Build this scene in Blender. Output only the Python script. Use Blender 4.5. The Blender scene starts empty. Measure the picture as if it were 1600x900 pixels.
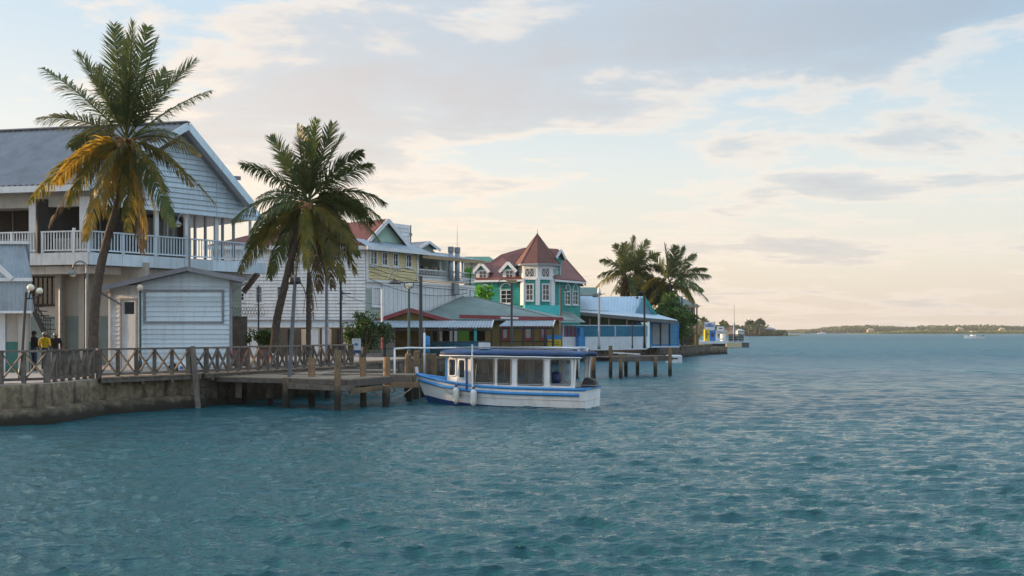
import bpy, math, random
import numpy as np
from mathutils import Vector, Matrix
random.seed(7)
R = math.radians
SC = bpy.context.scene
COL = SC.collection
# ------------------------------------------------------------------ camera
EYE = 3.0            # metres above the water
FPX = 1500.0         # focal length in photo pixels (1600 wide)
HOR = 518.0          # horizon row
cam = bpy.data.cameras.new('camera')
cam.sensor_width = 36.0
cam.lens = FPX / 1600 * 36
cam.shift_y = (HOR - 450) / 1600
cam.clip_start = 0.1
cam.clip_end = 20000
camo = bpy.data.objects.new('camera', cam)
camo.location = (0, 0, EYE)
camo.rotation_euler = (R(90), 0, 0)
COL.objects.link(camo)
SC.camera = camo
# ------------------------------------------------------------------ sky
SUN_EL, SUN_AZ = R(9), R(-78)      # azimuth from +Y, positive towards +X
world = bpy.data.worlds.new('World')
SC.world = world
world.use_nodes = True
nt = world.node_tree
nt.nodes.clear()
def wn(t, **kw):
    n = nt.nodes.new(t)
    for k, v in kw.items(): setattr(n, k, v)
    return n
def wl(a, b): nt.links.new(a, b)
def wm(op, a, b=None, c=None, clamp=False):
    n = wn('ShaderNodeMath', operation=op); n.use_clamp = clamp
    for i, v in enumerate((a, b, c)):
        if v is None: continue
        if isinstance(v, (int, float)): n.inputs[i].default_value = v
        else: wl(v, n.inputs[i])
    return n.outputs[0]
def wramp(fac, stops, interp='EASE'):
    n = wn('ShaderNodeValToRGB'); cr = n.color_ramp; cr.interpolation = interp
    while len(cr.elements) < len(stops): cr.elements.new(0.5)
    for e, (p, c) in zip(cr.elements, stops):
        e.position = p; e.color = (*c, 1) if len(c) == 3 else c
    wl(fac, n.inputs[0]); return n.outputs[0]
def wmix(f, a, b):
    n = wn('ShaderNodeMix', data_type='RGBA'); n.clamp_factor = True
    for s, v in ((n.inputs[0], f), (n.inputs[6], a), (n.inputs[7], b)):
        if isinstance(v, (int, float)): s.default_value = v
        elif isinstance(v, tuple): s.default_value = (*v, 1)
        else: wl(v, s)
    return n.outputs[2]
tc = wn('ShaderNodeTexCoord')
sep = wn('ShaderNodeSeparateXYZ'); wl(tc.outputs['Generated'], sep.inputs[0])
dx, dy, dz = sep.outputs
zc = wm('MAXIMUM', dz, 0.0)
sky = wn('ShaderNodeTexSky', sky_type='NISHITA', sun_disc=False)
sky.sun_elevation = SUN_EL; sky.sun_rotation = SUN_AZ
sky.air_density = 1.2; sky.dust_density = 2.5; sky.ozone_density = 1.5
nish = wn('ShaderNodeVectorMath', operation='SCALE'); wl(sky.outputs[0], nish.inputs[0]); nish.inputs['Scale'].default_value = 0.12
# pale tropical evening air: cream near the horizon, pale blue higher, overhead blue raised to light the land
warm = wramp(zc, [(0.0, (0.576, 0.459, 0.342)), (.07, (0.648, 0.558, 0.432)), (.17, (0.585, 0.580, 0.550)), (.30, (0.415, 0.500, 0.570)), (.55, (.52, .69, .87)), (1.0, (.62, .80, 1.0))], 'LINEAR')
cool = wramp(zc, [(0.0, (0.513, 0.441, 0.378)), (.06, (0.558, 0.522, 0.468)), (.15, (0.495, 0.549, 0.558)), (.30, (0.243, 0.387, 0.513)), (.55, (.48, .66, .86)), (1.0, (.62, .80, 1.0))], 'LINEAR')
az = wm('ARCTAN2', dx, dy)                       # 0 = +Y, positive to the right
sdot = wm('ADD', wm('MULTIPLY', dx, math.sin(SUN_AZ)), wm('MULTIPLY', dy, math.cos(SUN_AZ)))
faz = wm('MULTIPLY_ADD', sdot, -.87, .56, clamp=True)        # 0 towards the sun, 1 away from it
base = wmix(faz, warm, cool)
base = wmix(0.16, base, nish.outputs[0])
# clouds on a plane overhead
den = wm('ADD', zc, 0.10)
cu, cv = wm('DIVIDE', dx, den), wm('DIVIDE', dy, den)
comb = wn('ShaderNodeCombineXYZ'); wl(cu, comb.inputs[0]); wl(cv, comb.inputs[1]); comb.inputs[2].default_value = 3.7
def cnoise(scale, detail, rough, off, dist=0.0):
    mp = wn('ShaderNodeMapping'); wl(comb.outputs[0], mp.inputs[0]); mp.inputs['Location'].default_value = off
    mp.inputs['Scale'].default_value = (1.0, 1.25, 1)
    n = wn('ShaderNodeTexNoise'); wl(mp.outputs[0], n.inputs['Vector'])
    n.inputs['Scale'].default_value = scale; n.inputs['Detail'].default_value = detail
    n.inputs['Roughness'].default_value = rough; n.inputs['Distortion'].default_value = dist
    return n.outputs[0]
n1 = cnoise(0.95, 9, .58, (2.3, .4, 0), .5)
n2 = cnoise(2.6, 8, .6, (7.1, 3.3, 0), .3)
n3 = cnoise(7.0, 6, .62, (1.1, 9.3, 0), .4)
nz0 = wm('ADD', wm('ADD', wm('MULTIPLY', n1, .66), wm('MULTIPLY', n2, .26)), wm('MULTIPLY', n3, .08))
# thinner cloud overhead
nz = nz0
def blob(px, py, sx, sy, amp):                   # a broad bank of cloud around one bearing / height
    a0 = math.atan2((px - 800) / FPX, 1); z0 = (HOR - py) / FPX
    ex = wm('POWER', wm('DIVIDE', wm('SUBTRACT', az, a0), sx), 2)
    ez = wm('POWER', wm('DIVIDE', wm('SUBTRACT', dz, z0), sy), 2)
    return wm('MULTIPLY', wm('EXPONENT', wm('MULTIPLY', wm('ADD', ex, ez), -1)), amp)
bias = 0.0
for b in ((640, 150, .24, .062, .17), (1290, 75, .20, .042, .17), (1010, 95, .12, .035, .09), (560, 235, .14, .035, .07), (1200, 240, .14, .014, .07), (1000, 300, .20, .022, .07), (1480, 310, .12, .010, .06), (1150, 392, .3, .010, .06)):
    bias = wm('ADD', bias, blob(*b))
dens = wm('ADD', nz, bias)
mask = wramp(dens, [(.515, (0, 0, 0)), (.575, (.55, .55, .55)), (.70, (1, 1, 1))], 'EASE')
edge = wramp(dens, [(.485, (0, 0, 0)), (.54, (.6, .6, .6)), (.60, (0, 0, 0))], 'EASE')
ccol = wmix(faz, (0.558, 0.423, 0.351), (0.324, 0.360, 0.405))
chigh = wmix(faz, (0.505, 0.420, 0.375), (0.170, 0.262, 0.360))
ccol = wmix(wm('MULTIPLY', zc, 3.6, clamp=True), ccol, chigh)
lit = wmix(faz, (0.756, 0.585, 0.432), (0.558, 0.522, 0.486))
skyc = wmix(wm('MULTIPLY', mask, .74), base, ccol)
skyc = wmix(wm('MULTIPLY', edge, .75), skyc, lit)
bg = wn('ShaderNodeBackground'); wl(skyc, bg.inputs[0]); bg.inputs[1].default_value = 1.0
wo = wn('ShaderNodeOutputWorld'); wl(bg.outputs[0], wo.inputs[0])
# ------------------------------------------------------------------ sun (low, warm, off to the left behind the town)
sl = bpy.data.lights.new('sun', 'SUN'); sl.energy = 4.5; sl.angle = R(1.5); sl.color = (1.0, .66, .36)
so = bpy.data.objects.new('sun', sl); COL.objects.link(so)
sd = Vector((math.sin(SUN_AZ) * math.cos(SUN_EL), math.cos(SUN_AZ) * math.cos(SUN_EL), math.sin(SUN_EL)))
so.rotation_euler = (-sd).to_track_quat('-Z', 'Y').to_euler(); so.location = sd * 60
vs = SC.view_settings
vs.view_transform = 'Standard'; vs.look = 'None'; vs.exposure = 0.75; vs.gamma = 1.0; vs.use_curve_mapping = False
SC.cycles.max_bounces = 6; SC.cycles.diffuse_bounces = 1; SC.cycles.glossy_bounces = 3
SC.cycles.transmission_bounces = 4; SC.cycles.transparent_max_bounces = 12
SC.cycles.use_denoising = True
SC.render.filter_size = 1.2
# ------------------------------------------------------------------ helpers
Z = Vector((0, 0, 1))
WM = {}                                            # object -> its world matrix
def W(px, py, D): return Vector(((px - 800) / FPX * D, D, EYE + (HOR - py) / FPX * D))
def WG(px, D, z): return Vector(((px - 800) / FPX * D, D, z))
def setparent(o, p, M=None):
    M = M or Matrix.Identity(4)
    WM[o.name] = M
    o.matrix_basis = M
    if p is not None:
        o.parent = p; o.matrix_parent_inverse = WM[p.name].inverted()
def thing(name, label, cat, loc=(0, 0, 0), group=None):
    o = bpy.data.objects.new(name, None); COL.objects.link(o)
    o.empty_display_size = .2
    setparent(o, None, Matrix.Translation(Vector(loc)))
    o['label'] = label; o['category'] = cat
    if group: o['group'] = group
    return o
def tag(o, label, cat, group=None):
    o['label'] = label; o['category'] = cat
    if group: o['group'] = group
    return o
def link(name, me, mat, parent=None, M=None, kind=None):
    o = bpy.data.objects.new(name, me); COL.objects.link(o)
    if mat is not None and len(me.materials) == 0: me.materials.append(mat)
    setparent(o, parent, M)
    if kind: o['kind'] = kind
    return o
class MB:
    def __init__(s, M=None): s.v = []; s.f = []; s.M = M
    def add(s, vs, fs):
        n = len(s.v); s.v += [Vector(v) for v in vs]; s.f += [tuple(i + n for i in f) for f in fs]; return s
    def hexa(s, b, t):                              # bottom 4 and top 4 points
        return s.add(list(b) + list(t), [(3, 2, 1, 0), (4, 5, 6, 7), (0, 1, 5, 4), (1, 2, 6, 5), (2, 3, 7, 6), (3, 0, 4, 7)])
    def box(s, x0, x1, y0, y1, z0, z1):
        return s.hexa([(x0, y0, z0), (x1, y0, z0), (x1, y1, z0), (x0, y1, z0)], [(x0, y0, z1), (x1, y0, z1), (x1, y1, z1), (x0, y1, z1)])
    def bar(s, p, q, w, h, up=Z):
        p, q = Vector(p), Vector(q); d = (q - p).normalized()
        y = up.cross(d)
        if y.length < 1e-4: y = Vector((0, 1, 0)).cross(d)
        y.normalize(); z = d.cross(y)
        a, b = y * w / 2, z * h / 2
        return s.hexa([p - a - b, q - a - b, q + a - b, p + a - b], [p - a + b, q - a + b, q + a + b, p + a + b])
    def tube(s, pts, r, n=8, caps=True):
        pts = [Vector(p) for p in pts]; m = len(pts)
        rs = r if isinstance(r, (list, tuple)) else [r] * m
        base = len(s.v); t0 = None; ax = None
        for i, p in enumerate(pts):
            t = (pts[min(i + 1, m - 1)] - pts[max(i - 1, 0)]).normalized()
            if ax is None:
                ax = t.cross(Z)
                if ax.length < .05: ax = t.cross(Vector((0, 1, 0)))
            ax = (ax - t * ax.dot(t)).normalized(); ay = t.cross(ax)
            for k in range(n):
                a = 2 * math.pi * k / n
                s.v.append(p + (ax * math.cos(a) + ay * math.sin(a)) * rs[i])
        for i in range(m - 1):
            for k in range(n):
                a = base + i * n + k; b = base + i * n + (k + 1) % n
                s.f.append((a, b, b + n, a + n))
        if caps:
            s.f.append(tuple(base + k for k in reversed(range(n)))); s.f.append(tuple(base + (m - 1) * n + k for k in range(n)))
        return s
    def lathe(s, prof, c=(0, 0, 0), n=12):
        return s.tube_like([(Vector(c) + Z * z, r) for r, z in prof], n)
    def tube_like(s, pr, n):
        base = len(s.v)
        for p, r in pr:
            for k in range(n):
                a = 2 * math.pi * k / n; s.v.append(p + Vector((math.cos(a) * r, math.sin(a) * r, 0)))
        for i in range(len(pr) - 1):
            for k in range(n):
                a = base + i * n + k; b = base + i * n + (k + 1) % n; s.f.append((a, b, b + n, a + n))
        s.f.append(tuple(base + k for k in reversed(range(n)))); s.f.append(tuple(base + (len(pr) - 1) * n + k for k in range(n)))
        return s
    def ball(s, c, r, n=12, sz=1.0):
        m = n // 2
        return s.lathe([(max(r * math.sin(math.pi * i / m), .001), -r * sz * math.cos(math.pi * i / m)) for i in range(m + 1)], c, n)
    def prism(s, poly, vec):
        n = len(s.v); k = len(poly); vec = Vector(vec)
        s.v += [Vector(p) for p in poly] + [Vector(p) + vec for p in poly]
        s.f.append(tuple(n + i for i in reversed(range(k)))); s.f.append(tuple(n + k + i for i in range(k)))
        for i in range(k):
            j = (i + 1) % k; s.f.append((n + i, n + j, n + k + j, n + k + i))
        return s
    def quad(s, *p): return s.add(p, [tuple(range(len(p)))])
    def corr(s, e0, e1, r1, r0, pitch=.12, amp=.025, n2=1):   # corrugated sheet: eave e0-e1, ridge r0-r1
        e0, e1, r0, r1 = map(Vector, (e0, e1, r0, r1))
        L = max((e1 - e0).length, (r1 - r0).length); k = max(2, int(L / pitch) * 2)
        nn = (e1 - e0).cross(r0 - e0).normalized()
        base = len(s.v)
        for i in range(k + 1):
            t = i / k; o = nn * (amp if i % 2 else -amp)
            for j in range(n2 + 1):
                a = e0.lerp(e1, t); b = r0.lerp(r1, t); s.v.append(a.lerp(b, j / n2) + o)
        for i in range(k):
            for j in range(n2):
                a = base + i * (n2 + 1) + j; s.f.append((a, a + n2 + 1, a + n2 + 2, a + 1))
        return s
    def build(s, name, mat, parent=None, smooth=False, kind=None, bevel=0):
        me = bpy.data.meshes.new(name)
        vs = s.v if s.M is None else [s.M @ v for v in s.v]
        me.from_pydata([tuple(v) for v in vs], [], s.f); me.update()
        if smooth: me.polygons.foreach_set('use_smooth', [True] * len(me.polygons))
        o = link(name, me, mat, parent, None, kind)
        if bevel:
            b = o.modifiers.new('bevel', 'BEVEL'); b.width = bevel; b.segments = 2; b.limit_method = 'ANGLE'
        return o
CUBES = {}
def cube_mesh(mat):
    if mat.name not in CUBES:
        b = MB().box(-.5, .5, -.5, .5, -.5, .5)
        me = bpy.data.meshes.new('unit_board_' + mat.name); me.from_pydata([tuple(v) for v in b.v], [], b.f); me.materials.append(mat)
        CUBES[mat.name] = me
    return CUBES[mat.name]
def piece(name, mat, parent, p, q, w, h, up=Z):      # a straight board or bar between two points
    p, q = Vector(p), Vector(q); d = q - p; L = d.length; d = d.normalized()
    y = Vector(up).cross(d)
    if y.length < 1e-4: y = Vector((0, 1, 0)).cross(d)
    y.normalize(); z = d.cross(y)
    M = Matrix(((d.x * L, y.x * w, z.x * h, (p.x + q.x) / 2), (d.y * L, y.y * w, z.y * h, (p.y + q.y) / 2), (d.z * L, y.z * w, z.z * h, (p.z + q.z) / 2), (0, 0, 0, 1)))
    return link(name, cube_mesh(mat), None, parent, M)
CYLS = {}
def post(name, mat, parent, p, q, r):                # a round post, shared mesh
    if mat.name not in CYLS:
        b = MB().tube([(0, 0, -.5), (0, 0, .5)], 1.0, 12)
        me = bpy.data.meshes.new('unit_post_' + mat.name); me.from_pydata([tuple(v) for v in b.v], [], b.f); me.materials.append(mat)
        CYLS[mat.name] = me
    p, q = Vector(p), Vector(q); d = q - p; L = d.length; d.normalize()
    x = d.orthogonal().normalized(); y = d.cross(x)
    M = Matrix(((x.x * r, y.x * r, d.x * L, (p.x + q.x) / 2), (x.y * r, y.y * r, d.y * L, (p.y + q.y) / 2), (x.z * r, y.z * r, d.z * L, (p.z + q.z) / 2), (0, 0, 0, 1)))
    return link(name, CYLS[mat.name], None, parent, M)
class Wall:                                          # a vertical plane seen from its right-hand (outer) side
    def __init__(s, p0, p1):
        s.p0 = Vector((p0[0], p0[1], 0)); s.p1 = Vector((p1[0], p1[1], 0)); d = s.p1 - s.p0
        s.L = d.length; s.u = d / s.L; s.n = Vector((s.u.y, -s.u.x, 0))
    def pt(s, a, z, d=0.0): return s.p0 + s.u * a + s.n * d + Z * z
    def s_at(s, px):
        k = (px - 800) / FPX
        return (k * s.p0.y - s.p0.x) / (s.u.x - k * s.u.y)
    def z_at(s, px, py):
        D = (s.p0 + s.u * s.s_at(px)).y
        return EYE + (HOR - py) / FPX * D
    def rect(s, x0, x1, y0, y1):
        xm = (x0 + x1) / 2
        return s.s_at(x0), s.s_at(x1), s.z_at(xm, max(y0, y1)), s.z_at(xm, min(y0, y1))
    def off(s, d): return Wall(s.p0 + s.n * d, s.p1 + s.n * d)
    def box(s, mb, s0, s1, z0, z1, d0, d1):
        return mb.hexa([s.pt(s0, z0, d1), s.pt(s1, z0, d1), s.pt(s1, z0, d0), s.pt(s0, z0, d0)], [s.pt(s0, z1, d1), s.pt(s1, z1, d1), s.pt(s1, z1, d0), s.pt(s0, z1, d0)])
    def slab(s, mb, s0, s1, z0, z1, ops=(), th=.15, front=0.0):
        cs = sorted({s0, s1, *[min(max(v, s0), s1) for o in ops for v in o[:2]]})
        for a, b in zip(cs, cs[1:]):
            if b - a < 1e-4: continue
            m = (a + b) / 2; z = z0
            for o in sorted([o for o in ops if o[0] < m < o[1]], key=lambda o: o[2]):
                if o[2] > z: s.box(mb, a, b, z, o[2], front - th, front)
                z = max(z, o[3])
            if z < z1: s.box(mb, a, b, z, z1, front - th, front)
        return mb
    def boards(s, z0, z1, h, span, ops=(), lap=.028, mb=None, each=None):
        """lapped boards; span(z)->(s0,s1); each(verts,faces) makes an object of its own, else all go into mb"""
        n = max(1, round((z1 - z0) / h)); h = (z1 - z0) / n
        for i in range(n):
            a, b = z0 + i * h, z0 + (i + 1) * h; m = (a + b) / 2
            s0, s1 = span(a); t0, t1 = span(b)
            if s1 - s0 < .05: continue
            cuts = [(o[0], o[1]) for o in ops if o[2] < m < o[3]]
            segs = [(s0, s1, t0, t1)]
            for c0, c1 in cuts:
                ns = []
                for (p, q, r, t) in segs:
                    if c1 <= p or c0 >= q: ns.append((p, q, r, t)); continue
                    if c0 > p: ns.append((p, c0, r, c0))
                    if c1 < q: ns.append((c1, q, c1, t))
                segs = ns
            for (p, q, r, t) in segs:
                if t - r < .02: r, t = (r + t) / 2 - .01, (r + t) / 2 + .01
                vs = [s.pt(p, a, lap), s.pt(q, a, lap), s.pt(q, a, .0), s.pt(p, a, .0), s.pt(r, b, .008), s.pt(t, b, .008), s.pt(t, b, .0), s.pt(r, b, .0)]
                fs = [(3, 2, 1, 0), (4, 5, 6, 7), (0, 1, 5, 4), (1, 2, 6, 5), (2, 3, 7, 6), (3, 0, 4, 7)]
                if each: each(vs, fs)
                else: mb.add(vs, fs)
def mesh_piece(name, mat, parent, vs, fs): return MB().add(vs, fs).build(name, mat, parent)
def window(w, s0, s1, z0, z1, parent, fm, gm, nx=2, nz=2, fw=.09, proud=.05, sill=True, name='window', mw=.035):
    mb = MB()
    w.box(mb, s0 - fw, s0, z0 - fw, z1 + fw, -.08, proud); w.box(mb, s1, s1 + fw, z0 - fw, z1 + fw, -.08, proud)
    w.box(mb, s0, s1, z1, z1 + fw, -.08, proud - .003); w.box(mb, s0, s1, z0 - fw, z0, -.08, proud - .003)
    for i in range(1, nx):
        a = s0 + (s1 - s0) * i / nx; w.box(mb, a - mw / 2, a + mw / 2, z0, z1, -.06, proud - .03)
    for i in range(1, nz):
        a = z0 + (z1 - z0) * i / nz; w.box(mb, s0, s1, a - mw / 2, a + mw / 2, -.057, proud - .033)
    o = mb.build(name, fm, parent)
    if sill:
        m2 = MB(); w.box(m2, s0 - fw - .05, s1 + fw + .05, z0 - fw - .06, z0 - fw - .002, 0, proud + .06); m2.build('sill', fm, o)
    m3 = MB(); w.box(m3, s0, s1, z0, z1, -.05, -.035); m3.build('pane', gm, o)
    return o
# ------------------------------------------------------------------ materials
MATS = {}
def mat(name, col, rough=.7, var=.18, scale=2.0, bump=0.0, bscale=25.0, metal=0.0, spec=.4, streak=0.0, scol=(.06, .05, .04), rnd=0.0, sscale=(5, 5, .6), band=None):
    m = bpy.data.materials.new(name); m.use_nodes = True; MATS[name] = m
    t = m.node_tree; N = t.nodes; L = t.links; b = N['Principled BSDF']
    b.inputs['Roughness'].default_value = rough; b.inputs['Metallic'].default_value = metal
    b.inputs['Specular IOR Level'].default_value = spec
    g = N.new('ShaderNodeNewGeometry')
    def noise(sc, det, vec=None):
        n = N.new('ShaderNodeTexNoise'); n.inputs['Scale'].default_value = sc; n.inputs['Detail'].default_value = det; n.inputs['Roughness'].default_value = .65
        L.new(vec or g.outputs['Position'], n.inputs['Vector']); return n.outputs[0]
    def mixc(f, a, c, mode='MIX'):
        n = N.new('ShaderNodeMix'); n.data_type = 'RGBA'; n.blend_type = mode
        for s, v in ((n.inputs[0], f), (n.inputs[6], a), (n.inputs[7], c)):
            if isinstance(v, (int, float)): s.default_value = v
            elif isinstance(v, tuple): s.default_value = (*v, 1)
            else: L.new(v, s)
        return n.outputs[2]
    def mr(v, a, c, d, e):
        n = N.new('ShaderNodeMapRange'); L.new(v, n.inputs[0])
        for i, q in enumerate((a, c, d, e)): n.inputs[i + 1].default_value = q
        return n.outputs[0]
    lo = tuple(max(0, c * (1 - var)) for c in col); hi = tuple(min(1, c * (1 + var)) for c in col)
    c = mixc(mr(noise(scale, 6), .3, .7, 0, 1), lo, hi)
    if streak:
        mp = N.new('ShaderNodeMapping'); L.new(g.outputs['Position'], mp.inputs[0]); mp.inputs['Scale'].default_value = sscale
        f = mr(noise(1.0, 5, mp.outputs[0]), .48, .72, 0, streak)
        c = mixc(f, c, scol)
    if band:                                         # wet / weedy tide line: z0, z1, colour
        sp = N.new('ShaderNodeSeparateXYZ'); L.new(g.outputs['Position'], sp.inputs[0])
        ad = N.new('ShaderNodeMath'); ad.operation = 'ADD'; L.new(sp.outputs[2], ad.inputs[0]); L.new(mr(noise(1.7, 5), 0, 1, -.45, .45), ad.inputs[1])
        c = mixc(mr(ad.outputs[0], band[0], band[1], 1, 0), c, band[2])
    if rnd:
        oi = N.new('ShaderNodeObjectInfo'); n = N.new('ShaderNodeHueSaturation'); L.new(c, n.inputs['Color'])
        L.new(mr(oi.outputs['Random'], 0, 1, 1 - rnd, 1 + rnd), n.inputs['Value']); c = n.outputs[0]
    L.new(c, b.inputs['Base Color'])
    if bump:
        bn = N.new('ShaderNodeBump'); bn.inputs['Strength'].default_value = bump; bn.inputs['Distance'].default_value = .02
        L.new(noise(bscale, 6), bn.inputs['Height']); L.new(bn.outputs[0], b.inputs['Normal'])
    return m
def leafmat(name, col, col2, trans=.4, rough=.45):
    m = bpy.data.materials.new(name); m.use_nodes = True
    t = m.node_tree; N = t.nodes; L = t.links; b = N['Principled BSDF']
    g = N.new('ShaderNodeNewGeometry'); n = N.new('ShaderNodeTexNoise'); n.inputs['Scale'].default_value = 2.2; n.inputs['Detail'].default_value = 3
    L.new(g.outputs['Position'], n.inputs['Vector'])
    x = N.new('ShaderNodeMix'); x.data_type = 'RGBA'
    r = N.new('ShaderNodeMapRange'); r.inputs[1].default_value = .35; r.inputs[2].default_value = .68; L.new(n.outputs[0], r.inputs[0])
    L.new(r.outputs[0], x.inputs[0]); x.inputs[6].default_value = (*col, 1); x.inputs[7].default_value = (*col2, 1)
    oi = N.new('ShaderNodeObjectInfo'); hs = N.new('ShaderNodeHueSaturation'); L.new(x.outputs[2], hs.inputs['Color'])
    r2 = N.new('ShaderNodeMapRange'); r2.inputs[3].default_value = .75; r2.inputs[4].default_value = 1.25; L.new(oi.outputs['Random'], r2.inputs[0]); L.new(r2.outputs[0], hs.inputs['Value'])
    L.new(hs.outputs[0], b.inputs['Base Color']); b.inputs['Roughness'].default_value = rough; b.inputs['Specular IOR Level'].default_value = .35
    tr = N.new('ShaderNodeBsdfTranslucent'); L.new(hs.outputs[0], tr.inputs[0])
    ms = N.new('ShaderNodeMixShader'); ms.inputs[0].default_value = trans
    L.new(b.outputs[0], ms.inputs[1]); L.new(tr.outputs[0], ms.inputs[2]); L.new(ms.outputs[0], N['Material Output'].inputs[0])
    return m
def clearglass(name, tint=(.9, .95, .95), refl=.12):
    m = bpy.data.materials.new(name); m.use_nodes = True
    t = m.node_tree; N = t.nodes; L = t.links
    tr = N.new('ShaderNodeBsdfTransparent'); tr.inputs[0].default_value = (*tint, 1)
    gl = N.new('ShaderNodeBsdfGlossy'); gl.inputs['Roughness'].default_value = .03
    fr = N.new('ShaderNodeFresnel'); fr.inputs[0].default_value = 1.5
    ms = N.new('ShaderNodeMixShader'); L.new(fr.outputs[0], ms.inputs[0]); L.new(tr.outputs[0], ms.inputs[1]); L.new(gl.outputs[0], ms.inputs[2])
    L.new(ms.outputs[0], N['Material Output'].inputs[0]); return m
DIRT = (.10, .085, .07)
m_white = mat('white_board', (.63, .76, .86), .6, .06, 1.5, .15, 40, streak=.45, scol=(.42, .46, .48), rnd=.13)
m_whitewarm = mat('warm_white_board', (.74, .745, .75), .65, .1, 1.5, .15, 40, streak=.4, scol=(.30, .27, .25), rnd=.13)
m_trim = mat('grey_trim', (.24, .255, .29), .6, .15, 3, .1, 40, rnd=.06)
m_whitetrim = mat('white_trim', (.70, .72, .74), .55, .08, 3, .08, 40, streak=.25, scol=(.35, .33, .3))
m_timber = mat('old_timber', (.150, .128, .110), .85, .35, 4, .5, 30, streak=.5, scol=(.05, .04, .034), rnd=.3)
m_plank = mat('deck_plank', (.30, .235, .175), .85, .25, 3, .5, 30, streak=.4, scol=(.14, .11, .09), rnd=.22, sscale=(3, 3, 3))
m_pile = mat('piling_timber', (.21, .145, .085), .85, .35, 5, .6, 25, streak=.5, scol=(.05, .045, .035), band=(.45, .95, (.022, .024, .018)), rnd=.15)
m_pileor = mat('orange_piling_timber', (.24, .155, .09), .8, .3, 5, .5, 25, streak=.4, scol=(.15, .09, .05), band=(.35, .8, (.05, .05, .03)), rnd=.1)
m_conc = mat('seawall_concrete', (.20, .158, .105), .9, .55, 4.5, 1.0, 12, streak=.95, scol=(.035, .03, .025), sscale=(3.2, 3.2, .55), band=(.22, .60, (.022, .022, .016)))
m_stone = mat('quay_stone', (.13, .11, .09), .9, .4, 2.2, .9, 6, streak=.6, scol=(.05, .045, .035), sscale=(2, 2, 1), band=(.2, .7, (.03, .03, .022)))
m_pave = mat('pavement', (.33, .31, .29), .9, .15, 1.2, .3, 20)
m_beige = mat('beige_plaster', (.42, .40, .365), .8, .12, 1.2, .1, 30, streak=.35, scol=(.2, .18, .15))
m_tealdado = mat('grey_green_plaster', (.19, .245, .24), .8, .12, 1.5, .1, 30)
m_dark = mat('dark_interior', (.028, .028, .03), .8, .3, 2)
m_dkmetal = mat('black_iron', (.025, .027, .03), .5, .2, 8, rnd=.1)
m_grmetal = mat('grey_steel', (.25, .27, .29), .5, .2, 6, metal=.3, streak=.3, scol=(.14, .1, .07))
m_dksteel = mat('dark_grey_steel', (.085, .09, .095), .5, .25, 6, metal=.2)
m_greenpost = mat('dark_green_iron', (.03, .07, .06), .5, .2, 6)
m_globe = mat('frosted_globe', (.80, .74, .58), .25, .04, 6, spec=.6)
m_corrblue = mat('blue_grey_sheet_metal', (.30, .37, .43), .5, .15, 1.3, metal=.2, streak=.45, scol=(.2, .17, .14), sscale=(3, 3, 1))
m_roofgrey = mat('grey_roof_sheet', (.25, .265, .30), .55, .16, .9, metal=.15, streak=.4, scol=(.17, .15, .14), sscale=(2, 2, 2))
m_soffit = mat('soffit_paint', (.42, .46, .50), .7, .1, 2)
m_curtain = mat('curtain_glass', (.10, .14, .16), .12, .3, 1.5, spec=.7, streak=.6, scol=(.24, .27, .28), sscale=(5, 5, .15))
m_glass = mat('window_glass', (.025, .03, .035), .06, .3, 1.5, spec=.9)
m_paleglass = mat('pale_window_glass', (.20, .24, .25), .08, .4, 1.2, spec=.9)  # paler base colour than the other window glass
m_yellow = mat('yellow_board', (.78, .64, .36), .7, .1, 1.3, .1, 40, streak=.35, scol=(.38, .29, .15))
m_ochre = mat('ochre_board', (.20, .145, .05), .75, .15, 1.3, .1, 40, streak=.35, scol=(.18, .13, .06))
m_redroof = mat('red_roof_sheet', (.155, .048, .040), .6, .22, 1.0, .1, 20, streak=.45, scol=(.14, .06, .05), sscale=(2, 2, 2))
m_towerroof = mat('maroon_shingle', (.13, .055, .045), .7, .2, 3.0, .3, 14)
m_greenroof = mat('green_grey_roof', (.16, .22, .21), .7, .22, .8, .15, 14, streak=.35, scol=(.16, .17, .16), sscale=(1, 1, 3))
m_teal = mat('teal_board', (.014, .28, .25), .65, .2, 1.2, .1, 40, streak=.5, scol=(.02, .16, .15))
m_turq = mat('turquoise_panel', (.05, .48, .50), .55, .08, 1.5)
m_mint = mat('mint_board', (.38, .55, .45), .7, .2, 1.4, streak=.4, scol=(.5, .52, .45))
m_sage = mat('sage_board', (.33, .38, .33), .7, .12, 1.4, streak=.3, scol=(.2, .22, .2))
m_maroon = mat('maroon_fascia', (.25, .055, .06), .6, .15, 2)
m_blue = mat('blue_paint', (.03, .22, .50), .5, .12, 2, streak=.2, scol=(.03, .12, .25))
m_bluerail = mat('teal_blue_paint', (.03, .22, .36), .55, .2, 2)
m_whitewall = mat('white_plaster', (.62, .66, .70), .8, .1, 1, streak=.35, scol=(.33, .34, .35))
m_bluemetal = mat('pale_blue_roof_sheet', (.38, .52, .64), .45, .12, .7, metal=.15, streak=.3, scol=(.28, .36, .44), sscale=(2, 2, 2))
m_shutter = mat('grey_shutter', (.28, .31, .34), .5, .12, 2, metal=.2)
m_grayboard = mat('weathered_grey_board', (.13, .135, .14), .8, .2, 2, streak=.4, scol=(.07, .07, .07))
m_trunk = mat('palm_bark', (.085, .066, .052), .9, .35, 6, .8, 14, streak=.4, scol=(.035, .028, .023), sscale=(3, 3, 9))
m_paintring = mat('whitewash', (.62, .63, .62), .8, .12, 4)
m_frond = leafmat('palm_leaf', (.060, .098, .026), (.125, .150, .040), .36)
m_frondgold = leafmat('sun_painted_palm_leaf', (.24, .17, .026), (.48, .29, .04), .5)  # low sun's gold put into the leaf colour
m_fronddry = leafmat('dry_palm_leaf', (.13, .095, .055), (.19, .14, .08), .3, .8)
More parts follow.
